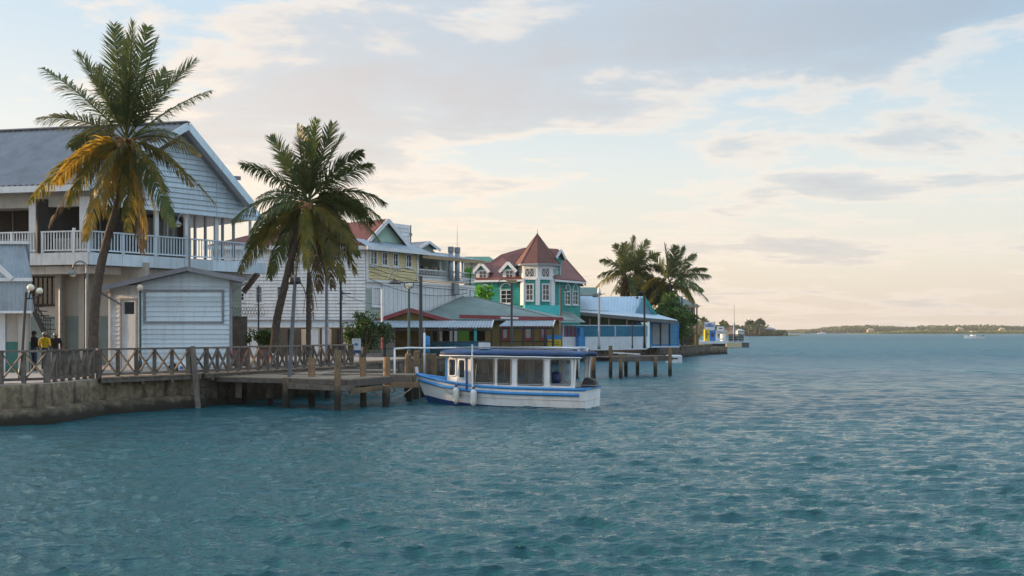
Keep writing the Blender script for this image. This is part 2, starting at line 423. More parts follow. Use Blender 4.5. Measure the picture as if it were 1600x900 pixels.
m_frondyel = leafmat('yellow_olive_palm_leaf', (.11, .12, .025), (.28, .21, .036), .45)  # warmer, yellow-olive leaf colour
m_rachis = mat('palm_stalk', (.20, .18, .06), .6, .2, 4)
m_coco = mat('coconut_husk', (.26, .13, .04), .6, .3, 8)
m_leaf = leafmat('bush_leaf', (.025, .06, .014), (.055, .11, .024), .35)
m_leafbright = leafmat('bright_bush_leaf', (.045, .11, .018), (.10, .19, .03), .4)
m_bark = mat('tree_bark', (.12, .095, .075), .9, .3, 6, .6, 14)
m_gel = mat('boat_white', (.84, .86, .87), .35, .06, 1.6, spec=.5, streak=.4, scol=(.45, .42, .37), sscale=(3, 3, .8))
m_gelin = mat('boat_cream_interior', (.38, .35, .30), .5, .06, 2)
m_boatblue = mat('boat_blue', (.028, .25, .60), .35, .08, 3, spec=.5, streak=.2, scol=(.03, .14, .3))
m_navy = mat('boat_navy', (.012, .055, .20), .4, .12, 2, spec=.5)
m_canvas = mat('blue_canvas', (.006, .040, .13), .6, .4, 1.2, .1, 8, streak=.3, scol=(.05, .22, .42), sscale=(.5, .5, 4))
m_rubber = mat('black_rubber', (.02, .02, .022), .5, .2, 6)
m_fender = mat('fender_vinyl', (.70, .69, .62), .4, .06, 4, streak=.35, scol=(.4, .36, .28), sscale=(4, 4, 2))
m_pipe = mat('white_pipe', (.74, .76, .78), .4, .05, 3)
m_rope = mat('rope_fibre', (.42, .38, .31), .9, .15, 20)
m_clear = clearglass('clear_window_glass', (.45, .55, .61))
m_amber = mat('wood_frame', (.33, .23, .13), .5, .2, 4)
m_signwhite = mat('sign_white', (.66, .70, .74), .5, .05, 2)
m_signblue = mat('sign_blue', (.03, .16, .50), .5, .05, 2)
m_signred = mat('sign_red', (.50, .05, .05), .5, .05, 2)
m_signyellow = mat('sign_yellow', (.64, .47, .03), .5, .06, 2)
m_signdark = mat('sign_dark', (.05, .05, .04), .6, .05, 2)
m_red = mat('red_plastic', (.24, .06, .055), .5, .1, 3)
m_lime = leafmat('lime_leaf', (.12, .42, .02), (.22, .60, .04), .45)
m_skin = mat('skin', (.10, .055, .035), .55, .1, 5)
m_black = mat('black_cloth', (.012, .013, .018), .9, .2, 6)
m_yshirt = mat('yellow_cloth', (.74, .50, .02), .85, .08, 6)
m_jeans = mat('denim', (.05, .07, .12), .9, .15, 6)
m_hair = mat('hair_and_cap', (.02, .018, .016), .9, .2, 8)
m_farleaf = leafmat('far_leaf', (.07, .095, .045), (.12, .14, .06), .2, .7)
m_mangrove = leafmat('mangrove_leaf', (.10, .15, .035), (.15, .19, .05), .2, .7)
# ------------------------------------------------------------------ water
def make_water():
    ys = [3.0]
    while ys[-1] < 9000:
        y = ys[-1]; ys.append(y + (  .0042 * y if y < 90 else .40 if y < 260 else .022 * y))
    ys = np.array(ys); ts = np.linspace(-.9, .9, 580)
    Y, T = np.meshgrid(ys, ts, indexing='ij'); X = T * (Y + 2.0)
    rng = np.random.default_rng(5)
    dxs = (ts[1] - ts[0]) * (Y + 2); dys = np.gradient(ys)[:, None] * np.ones_like(X)
    sp = np.maximum(dxs, dys)
    shore = np.clip((X + .50 * Y - 3) / 16.0, 0, 1); calm = .84 + .16 * shore
    op = np.clip((Y - 45) / 120, 0, 1); op = op * op * (3 - 2 * op)
    hx = np.zeros_like(X); hy = np.zeros_like(X); hz = np.zeros_like(X)
    lam = np.exp(rng.uniform(np.log(.18), np.log(1.8), 220))
    for l in lam:
        a = .0112 * l ** .72 * (.42 if l > 1.1 else .68 if l > .6 else 1.0 if l > .4 else 1.25)
        th = rng.normal(R(-100), R(30) if l < .36 else R(15)); k = 2 * np.pi / l; ph = rng.uniform(0, 6.283)
        fade = np.clip(l / sp / 2.6 - .6, 0, 1) * calm
        # slow grouping so that crests come and go
        gx, gy = rng.normal(0, .10 / l ** .5, 2); gp = rng.uniform(0, 6.283)
        env = .7 + .3 * np.sin(gx * X + gy * Y + gp)
        p = k * (X * math.cos(th) + Y * math.sin(th)) + ph
        s, c = np.sin(p), np.cos(p); A = a * fade * env * (.60 + op * (1.2 if l > .7 else .2))
        hz += A * c; hx -= A * math.cos(th) * s * 1.05; hy -= A * math.sin(th) * s * 1.05
    n, m = X.shape
    co = np.stack([X + hx, Y + hy, hz], -1).reshape(-1, 3)
    extra = np.array([(-9000, -400, -.8), (9000, -400, -.8), (9000, 9500, -.8), (-9000, 9500, -.8)], float)
    co = np.vstack([co, extra])
    i = np.arange(n * m).reshape(n, m)
    q = np.stack([i[:-1, :-1], i[:-1, 1:], i[1:, 1:], i[1:, :-1]], -1).reshape(-1, 4)
    q = np.vstack([q, [[n * m, n * m + 1, n * m + 2, n * m + 3]]])
    me = bpy.data.meshes.new('water')
    me.vertices.add(len(co)); me.vertices.foreach_set('co', co.ravel())
    me.loops.add(q.size); me.loops.foreach_set('vertex_index', q.ravel().astype(np.int32))
    me.polygons.add(len(q)); me.polygons.foreach_set('loop_start', np.arange(0, q.size, 4, dtype=np.int32))
    me.update(calc_edges=True)
    me.polygons.foreach_set('use_smooth', np.ones(len(q), bool))
    m_ = bpy.data.materials.new('harbour_water'); m_.use_nodes = True
    t = m_.node_tree; N = t.nodes; L = t.links; b = N['Principled BSDF']
    b.inputs['Base Color'].default_value = (.004, .080, .098, 1); b.inputs['Roughness'].default_value = .04
    b.inputs['IOR'].default_value = 1.333; b.inputs['Specular IOR Level'].default_value = .5
    g = N.new('ShaderNodeNewGeometry')
    h = None
    for sc, st, (ax, ay) in ((7.0, .40, (.34, 1.5)), (17, .13, (.4, 1.5))):
        mp = N.new('ShaderNodeMapping'); L.new(g.outputs['Position'], mp.inputs[0]); mp.inputs['Scale'].default_value = (ax, ay, 1)
        nn = N.new('ShaderNodeTexNoise'); nn.inputs['Scale'].default_value = sc; nn.inputs['Detail'].default_value = 4; nn.inputs['Roughness'].default_value = .55
        L.new(mp.outputs[0], nn.inputs['Vector'])
        ml = N.new('ShaderNodeMath'); ml.operation = 'MULTIPLY'; L.new(nn.outputs[0], ml.inputs[0]); ml.inputs[1].default_value = st
        if h is None: h = ml.outputs[0]
        else:
            ad = N.new('ShaderNodeMath'); L.new(h, ad.inputs[0]); L.new(ml.outputs[0], ad.inputs[1]); h = ad.outputs[0]
    # ripples too small to resolve further out act as roughness
    sp_ = N.new('ShaderNodeSeparateXYZ'); L.new(g.outputs['Position'], sp_.inputs[0])
    rp = N.new('ShaderNodeValToRGB'); dv = N.new('ShaderNodeMath'); dv.operation = 'DIVIDE'; L.new(sp_.outputs[1], dv.inputs[0]); dv.inputs[1].default_value = 500; L.new(dv.outputs[0], rp.inputs[0])
    e = rp.color_ramp.elements; e[0].position = .05; e[0].color = (.03, .03, .03, 1); e[1].position = .8; e[1].color = (.50, .50, .50, 1); q_ = e.new(.13); q_.color = (.24, .24, .24, 1); q_ = e.new(.24); q_.color = (.40, .40, .40, 1)
    L.new(rp.outputs[0], b.inputs['Roughness'])
    # murky green shallows by the wall, clearer blue-green further out
    bc = N.new('ShaderNodeValToRGB'); L.new(dv.outputs[0], bc.inputs[0]); c_ = bc.color_ramp.elements
    c_[0].position = .03; c_[0].color = (.010, .080, .094, 1); c_[1].position = .17; c_[1].color = (.005, .100, .140, 1); L.new(bc.outputs[0], b.inputs['Base Color'])
    bn = N.new('ShaderNodeBump'); bn.inputs['Strength'].default_value = 1.0; bn.inputs['Distance'].default_value = .16
    L.new(h, bn.inputs['Height']); L.new(bn.outputs[0], b.inputs['Normal'])
    return link('water', me, m_, None, None, 'structure')
make_water()
# ------------------------------------------------------------------ land
G = 1.30
SHORE = [(-60, 24), (-22, 28.6), (-16.35, 30.7), (-15.25, 31.7), (-15.05, 34.9), (-12.5, 38.4), (-8.6, 50.5), (-6.2, 59), (2.2, 80), (6.6, 96), (14.3, 104), (20.5, 113), (26.0, 125.5), (24, 140), (20, 200), (-60, 260), (-300, 300), (-300, 24)]
gm = MB(); gm.prism([(x, y, -1.5) for x, y in SHORE], (0, 0, G + 1.5))
gm.build('ground', m_pave, None, kind='structure')
# ------------------------------------------------------------------ seawall
def seawall():
    t = thing('seawall', 'stained concrete seawall with a rounded footing ledge under the railing', 'seawall', (-15.2, 33, 0))
    pts = [Vector((x, y, 0)) for x, y in SHORE[1:6]]
    mb = MB(); ml = MB()
    # finely divided so the face is uneven
    rng = random.Random(3)
    path = []
    for a, b in zip(pts, pts[1:]):
        n = max(2, int((b - a).length / .35))
        for i in range(n): path.append(a.lerp(b, i / n))
    path.append(pts[-1])
    def strip(m, prof, jit):
        k = len(prof); base = len(m.v)
        for i, p in enumerate(path):
            d = (path[min(i + 1, len(path) - 1)] - path[max(i - 1, 0)]).normalized(); n = Vector((d.y, -d.x, 0))
            for (o, z) in prof:
                m.v.append(p + n * (o + rng.uniform(-jit, jit)) + Z * (z + rng.uniform(-jit, jit) * .6))
        for i in range(len(path) - 1):
            for j in range(k - 1):
                a = base + i * k + j; m.f.append((a, a + k, a + k + 1, a + 1))
    strip(mb, [(.04, .30), (.05, .7), (.04, 1.0), (.03, 1.27), (-.3, 1.315)], .018)
    strip(ml, [(.42, -.6), (.44, .05), (.42, .28), (.33, .42), (.18, .50), (.03, .52)], .03)
    mb.build('wall_face', m_conc, t, True); ml.build('footing', m_conc, t, True)
seawall()
# ------------------------------------------------------------------ quay walls further along (rough stone)
def quay(name, label, pts, n_per=1.1, z1=1.22):
    t = thing(name, label, 'quay wall', (pts[0][0], pts[0][1], 0))
    rng = random.Random(len(pts) * 7)
    mb = MB()
    for a, b in zip(pts, pts[1:]):
        w = Wall(a, b); w.slab(mb, 0, w.L, -.8, z1, (), .3, .04)
    mb.build('core', m_stone, t)
    cap = MB()
    for a, b in zip(pts, pts[1:]):
        w = Wall(a, b); w.box(cap, -.02, w.L + .02, z1 + .003, z1 + .13, -.45, .16)
    cap.build('coping', m_conc, t)
    for a, b in zip(pts, pts[1:]):
        w = Wall(a, b)
        for row in range(3):
            z0 = -.05 + row * .42; s = rng.uniform(-.4, 0)
            while s < w.L:
                l = rng.uniform(.6, 1.3); s0, s1 = max(s, 0), min(s + l - .05, w.L)
                if s1 - s0 > .15:
                    d = .07 + rng.uniform(0, .09); q = lambda: rng.uniform(-.025, .025)
                    v = [w.pt(s0 + q(), z0 + q(), d), w.pt(s1 + q(), z0 + q(), d), w.pt(s1, z0, .02), w.pt(s0, z0, .02), w.pt(s0 + q(), z0 + .38 + q(), d), w.pt(s1 + q(), z0 + .38 + q(), d), w.pt(s1, z0 + .38, .02), w.pt(s0, z0 + .38, .02)]
                    mesh_piece('stone', m_stone, t, v, [(3, 2, 1, 0), (4, 5, 6, 7), (0, 1, 5, 4), (1, 2, 6, 5), (2, 3, 7, 6), (3, 0, 4, 7)])
                s += l
quay('quay_wall', 'dark wall in the shadow under the dock and the long railing', SHORE[5:7], z1=1.1)
quay('quay_wall', 'rough stone quay wall behind the dock and the covered boat', SHORE[6:9])
quay('quay_wall', 'stone quay wall below the white and blue fence', SHORE[8:11])
quay('quay_wall', 'timber-dark stone quay end with stepped blocks by the blue kiosk', SHORE[10:14])
qb = MB(); qw = Wall((24.6, 124.2), (28.2, 127.5)); qw.slab(qb, 0, qw.L, -.8, 1.0, (), 2.2, .5)
tag(qb.build('quay_block', m_conc, None, bevel=.05), 'square concrete block at the outer tip of the stone quay', 'block')
# ------------------------------------------------------------------ X-braced timber railings
def railing(label, pts, bays, zf, h=1.02, cat='railing'):
    t = thing('timber_railing', label, cat, (pts[0][0], pts[0][1], zf), 'weathered X-braced railings along the water')
    rng = random.Random(int(pts[0][0] * 10))
    for (a, b), nb in zip(zip(pts, pts[1:]), bays):
        w = Wall(a, b)
        for i in range(nb + 1):
            s = w.L * i / nb; j = rng.uniform(-.015, .015)
            ww = .16 if i in (0, nb) else .115
            piece('post', m_timber, t, w.pt(s, zf - .02), w.pt(s + j, zf + h + rng.uniform(-.01, .02), rng.uniform(-.01, .01)), ww, ww * .95, Vector((0, 1, 0)))
        piece('top_rail', m_timber, t, w.pt(-.08, zf + h + .035), w.pt(w.L + .08, zf + h + .035), .16, .07)
        piece('bottom_rail', m_timber, t, w.pt(0, zf + .14, .03), w.pt(w.L, zf + .14, .03), .05, .09)
        for i in range(nb):
            s0, s1 = w.L * i / nb + .05, w.L * (i + 1) / nb - .05; q = lambda: rng.uniform(-.02, .02)
            piece('brace', m_timber, t, w.pt(s0, zf + .16 + q(), .045), w.pt(s1, zf + h - .04 + q(), .045), .04, .105, w.n)
            piece('brace', m_timber, t, w.pt(s0, zf + h - .04 + q(), -.03), w.pt(s1, zf + .16 + q(), -.03), .04, .105, w.n)
    return t
railing('X-braced timber railing on the concrete seawall at the left, turning the corner', [(-22, 28.75), (-16.45, 30.85), (-15.38, 31.75), (-15.15, 34.6)], [8, 2, 6], G)
railing('X-braced timber railing in front of the white clapboard hut', [(-15.0, 34.85), (-12.66, 37.6)], [5], G)
railing('long X-braced timber railing behind the dock, ending at the blue sign', [(-12.62, 37.7), (-12.2, 38.3), (-7.85, 47.1)], [1, 16], G)
# boardwalk edge along the wall
def boardwalk():
    t = thing('boardwalk', 'narrow plank boardwalk overhanging the seawall below the railing', 'boardwalk', (-13.5, 37, G))
    rng = random.Random(9)
    for a, b in (((-15.05, 34.9), (-12.45, 38.0)), ((-12.4, 38.2), (-7.9, 47.3))):
        w = Wall(a, b); n = int(w.L / .24)
        for i in range(n):
            s = (i + .5) * w.L / n
            piece('plank', m_plank, t, w.pt(s, G + .03, .32 + rng.uniform(-.03, .05)), w.pt(s, G + .03, -1.4), w.L / n - .02, .045)
        piece('edge_beam', m_timber, t, w.pt(0, G - .08, .24), w.pt(w.L, G - .08, .24), .1, .16)
        for i in range(int(w.L / 1.2)):
            s = .4 + i * 1.2; piece('bracket', m_timber, t, w.pt(s, G - .2, -.02), w.pt(s, G - .2, .28), .1, .1)
boardwalk()
# ------------------------------------------------------------------ timber dock
def dock():
    t = thing('timber_dock', 'low plank dock on pilings in front of the long railing', 'dock', (-8.5, 40, 0))
    DZ = 1.16; rng = random.Random(21)
    def strip(A, B, width, n, label='plank'):            # planks parallel to A-B, stepping away to the left-hand side
        w = Wall(A, B)
        for i in range(n):
            d = -(i + .5) * width / n
            j0, j1 = rng.uniform(-.08, .06), rng.uniform(-.06, .1)
            piece('plank', m_plank, t, w.pt(j0, DZ + rng.uniform(-.008, .008), d), w.pt(w.L + j1, DZ + rng.uniform(-.008, .008), d), width / n - .018, .05)
        return w
    w = strip((-12.75, 39.1), (-6.35, 36.5), 2.3, 11)
    for d in (-.06, -1.1, -2.2): piece('beam', m_timber, t, w.pt(0, DZ - .11, d), w.pt(w.L, DZ - .11, d), .12, .15)
    w2 = strip((-6.3, 36.55), (-5.0, 39.2), 2.0, 9)
    piece('beam', m_timber, t, w2.pt(0, DZ - .14, .02), w2.pt(w2.L, DZ - .14, .02), .1, .24)
    w3 = strip((-8.1, 41.2), (-4.2, 40.2), 1.5, 7)
    piece('beam', m_timber, t, w3.pt(0, DZ - .16, -.05), w3.pt(w3.L, DZ - .16, -.05), .1, .26)
    w4 = strip((-9.3, 44.1), (-5.4, 44.6), 1.8, 8)
    w5 = strip((-8.05, 44.0), (-8.15, 41.2), -1.2, 5)
    w6 = strip((-12.6, 39.9), (-10.2, 43.6), -1.1, 5)
    # cross timbers low on the front
    piece('beam', m_timber, t, (-8.7, 37.35, .88), (-6.0, 36.4, .84), .14, .2)
    piece('beam', m_pileor, t, (-6.2, 36.7, .72), (-5.0, 39.0, .74), .12, .2)
    piece('beam', m_pileor, t, (-5.0, 39.4, .8), (-3.9, 40.0, .78), .12, .22)
    # pilings: px, depth, top z, material, radius
    for px, D, zt, m, r in ((447, 37.45, 1.2, m_pile, .135), (487, 38.9, 1.02, m_pile, .13), (527, 36.6, 2.28, m_pile, .13), (568, 38.7, 1.95, m_pileor, .13), (604, 39.6, 1.95, m_pileor, .14),
                            (382, 40.2, 1.1, m_pile, .12), (422, 39.6, 1.1, m_pile, .12), (345, 40.6, 1.1, m_pile, .12), (603, 38.2, .85, m_pile, .14), (512, 43.4, 1.1, m_pile, .13), (640, 41.6, 1.1, m_pile, .15)):
        p = WG(px, D, 0)
        post('piling', m, t, (p.x, p.y, -1.2), (p.x + rng.uniform(-.03, .03), p.y, zt), r)
    p = WG(487, 38.6, 0); post('piling', m_pileor, t, (p.x, p.y, 1.1), (p.x, p.y, 1.95), .14)
    for px in (333, 372, 420): 
        p = WG(px, 39.0, 0); piece('hanging_board', m_timber, t, (p.x, p.y + .1, .3), (p.x, p.y + .1, 1.0), .25, .05)
    a = WG(301, 37.6, 2.42); b = WG(312, 37.3, -.6); piece('ladder_post', m_timber, t, b, a, .17, .15, Vector((0, 1, 0)))
    return t
dock()
for px, D, zt, lab in ((637, 44, 2.0, 'dark mooring pile close behind the bow of the covered boat'), (650, 43.0, 2.15, 'tall dark mooring pile touching the bow of the covered boat'), (662, 43.6, 2.0, 'dark mooring pile beside the white pipe frame upright'), (676, 43.6, 2.0, 'mooring pile seen over the foredeck of the covered boat')):
    p = WG(px, D, 0); o = MB().tube([(p.x, p.y, -1.2), (p.x, p.y, .6), (p.x + .03, p.y, zt - .05), (p.x + .03, p.y, zt)], [.17, .16, .15, .12], 12).build('mooring_pile', m_pile); tag(o, lab, 'pile', 'mooring piles behind the boat')
p = WG(602, 37.9, 0)
# ------------------------------------------------------------------ white clapboard hut
def hut():
    t = thing('clapboard_hut', 'small white clapboard hut with framed shutter and low gable roof', 'hut', WG(265, 43.5, G))
    F_ = Wall(WG(219, 42.5, 0), WG(361, 42.5, 0)); Lf = Wall(WG(172, 43.0, 0), WG(219, 42.52, 0))
    z_r = 3 + (HOR - 419) / FPX * 42.1; apx = WG(294, 42.1, 0).x
    zl = 3 + (HOR - 453) / FPX * 42.1; zr = 3 + (HOR - 437) / FPX * 42.1
    xl, xr = WG(146, 42.1, 0).x, WG(384, 42.1, 0).x
    rz = lambda x: zl + (z_r - zl) * (x - xl) / (apx - xl) if x < apx else zr + (z_r - zr) * (xr - x) / (xr - apx)
    core = MB()
    x0, x1 = F_.p0.x, F_.p1.x; xl0 = Lf.p0.x
    prof = [(x0, G), (x1, G), (x1, rz(x1) - .1), (apx, z_r - .12), (x0, rz(x0) - .1)]
    core.prism([(x, 42.5, z) for x, z in prof], (-1.05, 3.2, 0))
    core.prism([(xl0, 43.0, G), (x0, 42.52, G), (x0, 42.52, rz(x0) - .12), (xl0, 43.0, rz(xl0) - .12)], (-.6, 2.7, 0))
    core.build('wall', m_whitewarm, t)
    rs0, rs1, rz0, rz1 = F_.rect(228, 347, 502, 456)
    def spanF(z):
        a, b = x0, x1
        if z > rz(x0) - .1: a = xl + (z + .1 - zl) / (z_r - zl) * (apx - xl)
        if z > rz(x1) - .1: b = xr - (z + .1 - zr) / (z_r - zr) * (xr - apx)
        return a - x0, b - x0
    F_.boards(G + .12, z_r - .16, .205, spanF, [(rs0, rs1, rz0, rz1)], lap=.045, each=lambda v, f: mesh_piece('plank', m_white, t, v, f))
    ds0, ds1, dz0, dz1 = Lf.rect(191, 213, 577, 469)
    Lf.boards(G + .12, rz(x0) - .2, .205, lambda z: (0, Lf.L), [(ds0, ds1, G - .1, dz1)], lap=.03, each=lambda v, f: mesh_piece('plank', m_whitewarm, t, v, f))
    sh = MB(); F_.boards(rz0, rz1, .205, lambda z: (rs0, rs1), lap=.02, mb=sh)
    s_ = MB(); fw = .10
    for a, b, c, d in ((rs0 - fw, rs0, rz0 - fw, rz1 + fw), (rs1, rs1 + fw, rz0 - fw, rz1 + fw), (rs0, rs1, rz1, rz1 + fw), (rs0, rs1, rz0 - fw, rz0)): F_.box(s_, a, b, c, d, .0, .07)
    fr = s_.build('shutter_frame', m_trim, t)
    F_.boards(rz0, rz1, .205, lambda z: (rs0, rs1), lap=.045, each=lambda v, f: mesh_piece('shutter_board', m_white, fr, v, f))
    d = MB()
    for a, b, c, e in ((ds0 - .09, ds0, G, dz1 + .09), (ds1, ds1 + .09, G, dz1 + .09), (ds0, ds1, dz1, dz1 + .09)): Lf.box(d, a, b, c, e, -.02, .06)
    dr = d.build('door_frame', m_trim, t)
    pw = (ds0 + .13, ds1 - .08, dz1 - .62, dz1 - .08)
    dm = MB(); Lf.slab(dm, ds0, ds1, G, dz1, [pw], .03, .03); dm.build('door', m_whitewarm, t)
    gm_ = MB(); Lf.box(gm_, pw[0], pw[1], pw[2], pw[3], .001, .004); gm_.build('door_pane', m_glass, t)
    for wl_, s in ((F_, 0), (F_, F_.L), (Lf, 0)):
        c = MB(); wl_.box(c, s - .06, s + .06, G, rz(wl_.pt(s, 0).x) - .15, .0, .05); c.build('corner_trim', m_trim if s else m_whitetrim, t)
    # roof: two slabs with fascia boards
    for (xa, za, nm) in ((xl, zl, 1), (xr, zr, 2)):
        r = MB(); r.prism([(xa, 42.0, za), (apx, 42.0, z_r), (apx, 42.0, z_r + .07), (xa, 42.0, za + .07)], (-1.2, 3.8, 0)); r.build('roof', m_roofgrey, t)
        f = MB(); f.bar((xa, 41.97, za - .03), (apx, 41.97, z_r - .03), .05, .20); f.build('bargeboard', m_trim, t)
        g = MB(); s = 1 if xa < apx else -1
        g.bar((xa + .05 * s, 42.6, za - .08), (xa + 1.0 * s, 42.55, za - .62), .07, .08); g.build('eave_brace', m_trim, t)
    return t
hut()
# ------------------------------------------------------------------ big house with the balcony
def big_house():
    C = WG(139, 46, 0); E = WG(415, 53.4, 0)
    t = thing('balcony_house', 'large white two-storey clapboard house with balcony and grey sheet roof', 'house', (C.x, C.y + 3, G))
    Rw = Wall(C, E); uL = Vector((-.981, .196, 0)); A = C + uL * 11
    Lw = Wall(A, C)
    zf0, zf1, zr = 6.22, 6.80, 7.82
    # balcony slab and white fascia
    b = MB(); back = 7.0
    e2 = E - Rw.n * back; a2 = A + Vector((0, back, 0))
    b.prism([(p.x, p.y, 6.45) for p in (A, C, E, e2, a2)], (0, 0, .30)); b.build('balcony_floor', m_soffit, t)
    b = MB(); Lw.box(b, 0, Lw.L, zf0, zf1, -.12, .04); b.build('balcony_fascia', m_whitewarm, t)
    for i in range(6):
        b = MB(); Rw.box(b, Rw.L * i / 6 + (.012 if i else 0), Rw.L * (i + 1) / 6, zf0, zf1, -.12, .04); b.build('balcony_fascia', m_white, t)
    # soffit beams under the balcony
    b = MB(); Lw.box(b, 0, Lw.L, 5.85, 6.22, -1.2, -1.0); b.build('soffit_beam', m_whitewarm, t)
    b = MB(); Rw.box(b, 0, Rw.L, 5.85, 6.22, -1.2, -1.0); b.build('soffit_beam', m_whitewarm, t)
    for w, m in ((Lw, m_whitewarm), (Rw, m_white)):
        piece('handrail', m, t, w.pt(0, zr, .0), w.pt(w.L, zr, .0), .12, .07)
        piece('foot_rail', m, t, w.pt(0, zf1 + .12, .0), w.pt(w.L, zf1 + .12, .0), .07, .07)
        n = int(w.L / .155)
        for i in range(1, n):
            s = w.L * i / n; piece('baluster', m, t, w.pt(s, zf1 + .15), w.pt(s, zr - .03), .05, .045, Vector((0, 1, 0)))
        for i in range(0, int(w.L / 1.7) + 1):
            s = min(i * 1.7, w.L); piece('newel', m, t, w.pt(s, zf1 - .02), w.pt(s, zr + (.16 if i % 3 == 0 else .0)), .12, .12, Vector((0, 1, 0)))
    # upper floor: verandah posts, dark rooms behind, curtained glazing
    zt = 9.12
    Lw2, Rw2 = Lw.off(-.25), Rw.off(-.25)
    for px0, px1 in ((45, 61), (124, 139)):
        a, c, _, _ = Lw2.rect(px0, px1, 300, 300); m = MB(); Lw2.box(m, a, c, zf1, zt + .4, -.3, 0); m.build('verandah_column', m_whitetrim, t)
    a, c, _, _ = Lw2.rect(-40, -28, 300, 300); m = MB(); Lw2.box(m, a, c, zf1, zt + .4, -.3, 0); m.build('verandah_column', m_whitetrim, t)
    m = MB(); Lw2.box(m, 0, Lw2.L, zt - .06, zt + .75, -.3, -.02); m.build('lintel_band', m_beige, t)
    m = MB(); Lw2.box(m, 0, Lw2.L - .1, zf1, zf1 + .75, -.35, -.28); m.build('parapet_panel', m_beige, t)
    for px in (245, 262, 292, 306, 322, 339, 349, 366, 392):
        s = Rw2.s_at(px); wd = .22 if px in (245, 292, 339) else .09
        m = MB(); Rw2.box(m, s - wd / 2, s + wd / 2, zf1, zt, -.16, 0); m.build('verandah_post', m_whitetrim if px in (245, 292, 339, 392) else m_trim, t)
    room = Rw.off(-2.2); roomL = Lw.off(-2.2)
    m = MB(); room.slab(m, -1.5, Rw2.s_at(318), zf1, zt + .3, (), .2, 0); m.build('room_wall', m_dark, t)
    s0 = room.s_at(141)
    for i in range(6):
        a = s0 + i * .78; q = MB(); room.box(q, a, a + .70, zf1 + .1, zt - .12, .02, .06); q.build('glazed_panel', m_curtain, t)
        q = MB(); room.box(q, a + .70, a + .78, zf1 + .1, zt - .1, .02, .09); q.build('mullion', m_trim, t)
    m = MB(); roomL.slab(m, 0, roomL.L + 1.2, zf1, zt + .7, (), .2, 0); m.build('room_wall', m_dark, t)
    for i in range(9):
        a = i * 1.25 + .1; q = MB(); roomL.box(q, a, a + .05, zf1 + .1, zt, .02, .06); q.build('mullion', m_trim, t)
    # gable wall, boards one by one
    Gw = Rw.off(-.05); Kw = Rw.off(.75)
    sA = Kw.s_at(295); zA = Kw.z_at(295, 192); sB = Kw.s_at(394); zB = Kw.z_at(394, 314); sC = 2 * sA - sB; zC = zB
    sa2 = Gw.s_at(298)
    slope = (zA - zB) / (sB - sA); off = sa2 - sA
    zapex = zA - .35
    slL = (zA - zC) / (sA - Kw.s_at(139))
    span = lambda z: (max(.05, sa2 - (zapex - z) / slL), min(Gw.L - .1, sa2 + (zapex - z) / slope))
    m = MB(); lo = span(zt)
    m.prism([Gw.pt(lo[0], zt, -.12), Gw.pt(lo[1], zt, -.12), Gw.pt(lo[1], min(zt + .3, zapex), -.12), Gw.pt(sa2, zapex, -.12), Gw.pt(lo[0], zt + .3, -.12)], Rw.n * .118)
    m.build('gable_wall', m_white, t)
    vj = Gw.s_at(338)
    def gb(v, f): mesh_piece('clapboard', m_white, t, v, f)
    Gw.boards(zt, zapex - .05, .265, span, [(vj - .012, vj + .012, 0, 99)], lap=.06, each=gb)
    # ceiling of the verandah
    m = MB(); m.prism([(p.x, p.y, zt + .08) for p in (A + Vector((0, .4, 0)), C + Vector((-.3, .5, 0)), Rw.pt(Rw.L - .3, 0, -.3), Rw.pt(Rw.L - .3, 0, -6.5), A + Vector((0, 7, 0)))], (0, 0, .06)); m.build('verandah_ceiling', m_soffit, t)
    # roof
    rid0 = Kw.pt(sA, zA); rid1 = rid0 + uL * 16
    eL0 = Kw.pt(sC, zC) ; d = W(139, 287, 45.6)
    eL0 = Vector((d.x, d.y, zC)); eL1 = eL0 + uL * 16
    eR0 = Kw.pt(sB, zB); eR1 = eR0 + uL * 16
    r = MB(); r.corr(eL1, eL0, rid0, rid1, .32, .045); r.build('roof', m_roofgrey, t)
    r = MB(); r.corr(eR0, eR1, rid1, rid0, .22, .022); r.build('roof', m_roofgrey, t)
    piece('ridge_cap', m_roofgrey, t, rid0 + Z * .05, rid1 + Z * .05, .35, .06)
    piece('gutter', m_whitetrim, t, eL0 - Z * .2, eL1 - Z * .2, .14, .30)
    for (p, q) in ((eR0, rid0), (eL0, rid0)):
        piece('bargeboard', m_white, t, p - Z * .14, q - Z * .14, .06, .34)
        m = MB(); n = -Rw.n * .78
        m.hexa([p - Z * .30, q - Z * .30, q - Z * .30 + n, p - Z * .30 + n], [p - Z * .24, q - Z * .24, q - Z * .24 + n, p - Z * .24 + n]); m.build('soffit', m_soffit, t)
    s3 = Gw.s_at(345); piece('outrigger', m_trim, t, Gw.pt(s3, Gw.z_at(345, 277), 0), Gw.pt(s3 + .9, Gw.z_at(345, 277), .5), .14, .2)
    # ground floor, set back under the balcony
    gl = Lw.off(-2.3); gs = lambda px: gl.s_at(px)
    wn_ = gl.rect(52, 95, 475, 434); z9 = gl.z_at(80, 494)
    m = MB(); gl.slab(m, 0, gl.L + 1.6, z9, 6.45, [wn_], .25, 0); m.build('ground_floor_wall', m_beige, t)
    m = MB(); gl.slab(m, 0, gl.L + 1.6, G, z9, (), .25, .02); m.build('dado', m_tealdado, t)
    window(gl, *wn_, t, m_dark, m_glass, 6, 1, .06, .04, True)
    for px in (97.5, 134):
        s = gs(px); m = MB(); gl.box(m, s - .16, s + .16, G, 6.4, .02, .35); m.build('pier', m_beige, t)
    s = gs(105); m = MB(); m.tube([gl.pt(s, G, .5), gl.pt(s, 5.9, .5)], .09, 10); m.build('downpipe', m_grmetal, t)
    gr = Rw.off(-2.4); wn2 = gr.rect(163, 174, 492, 455)
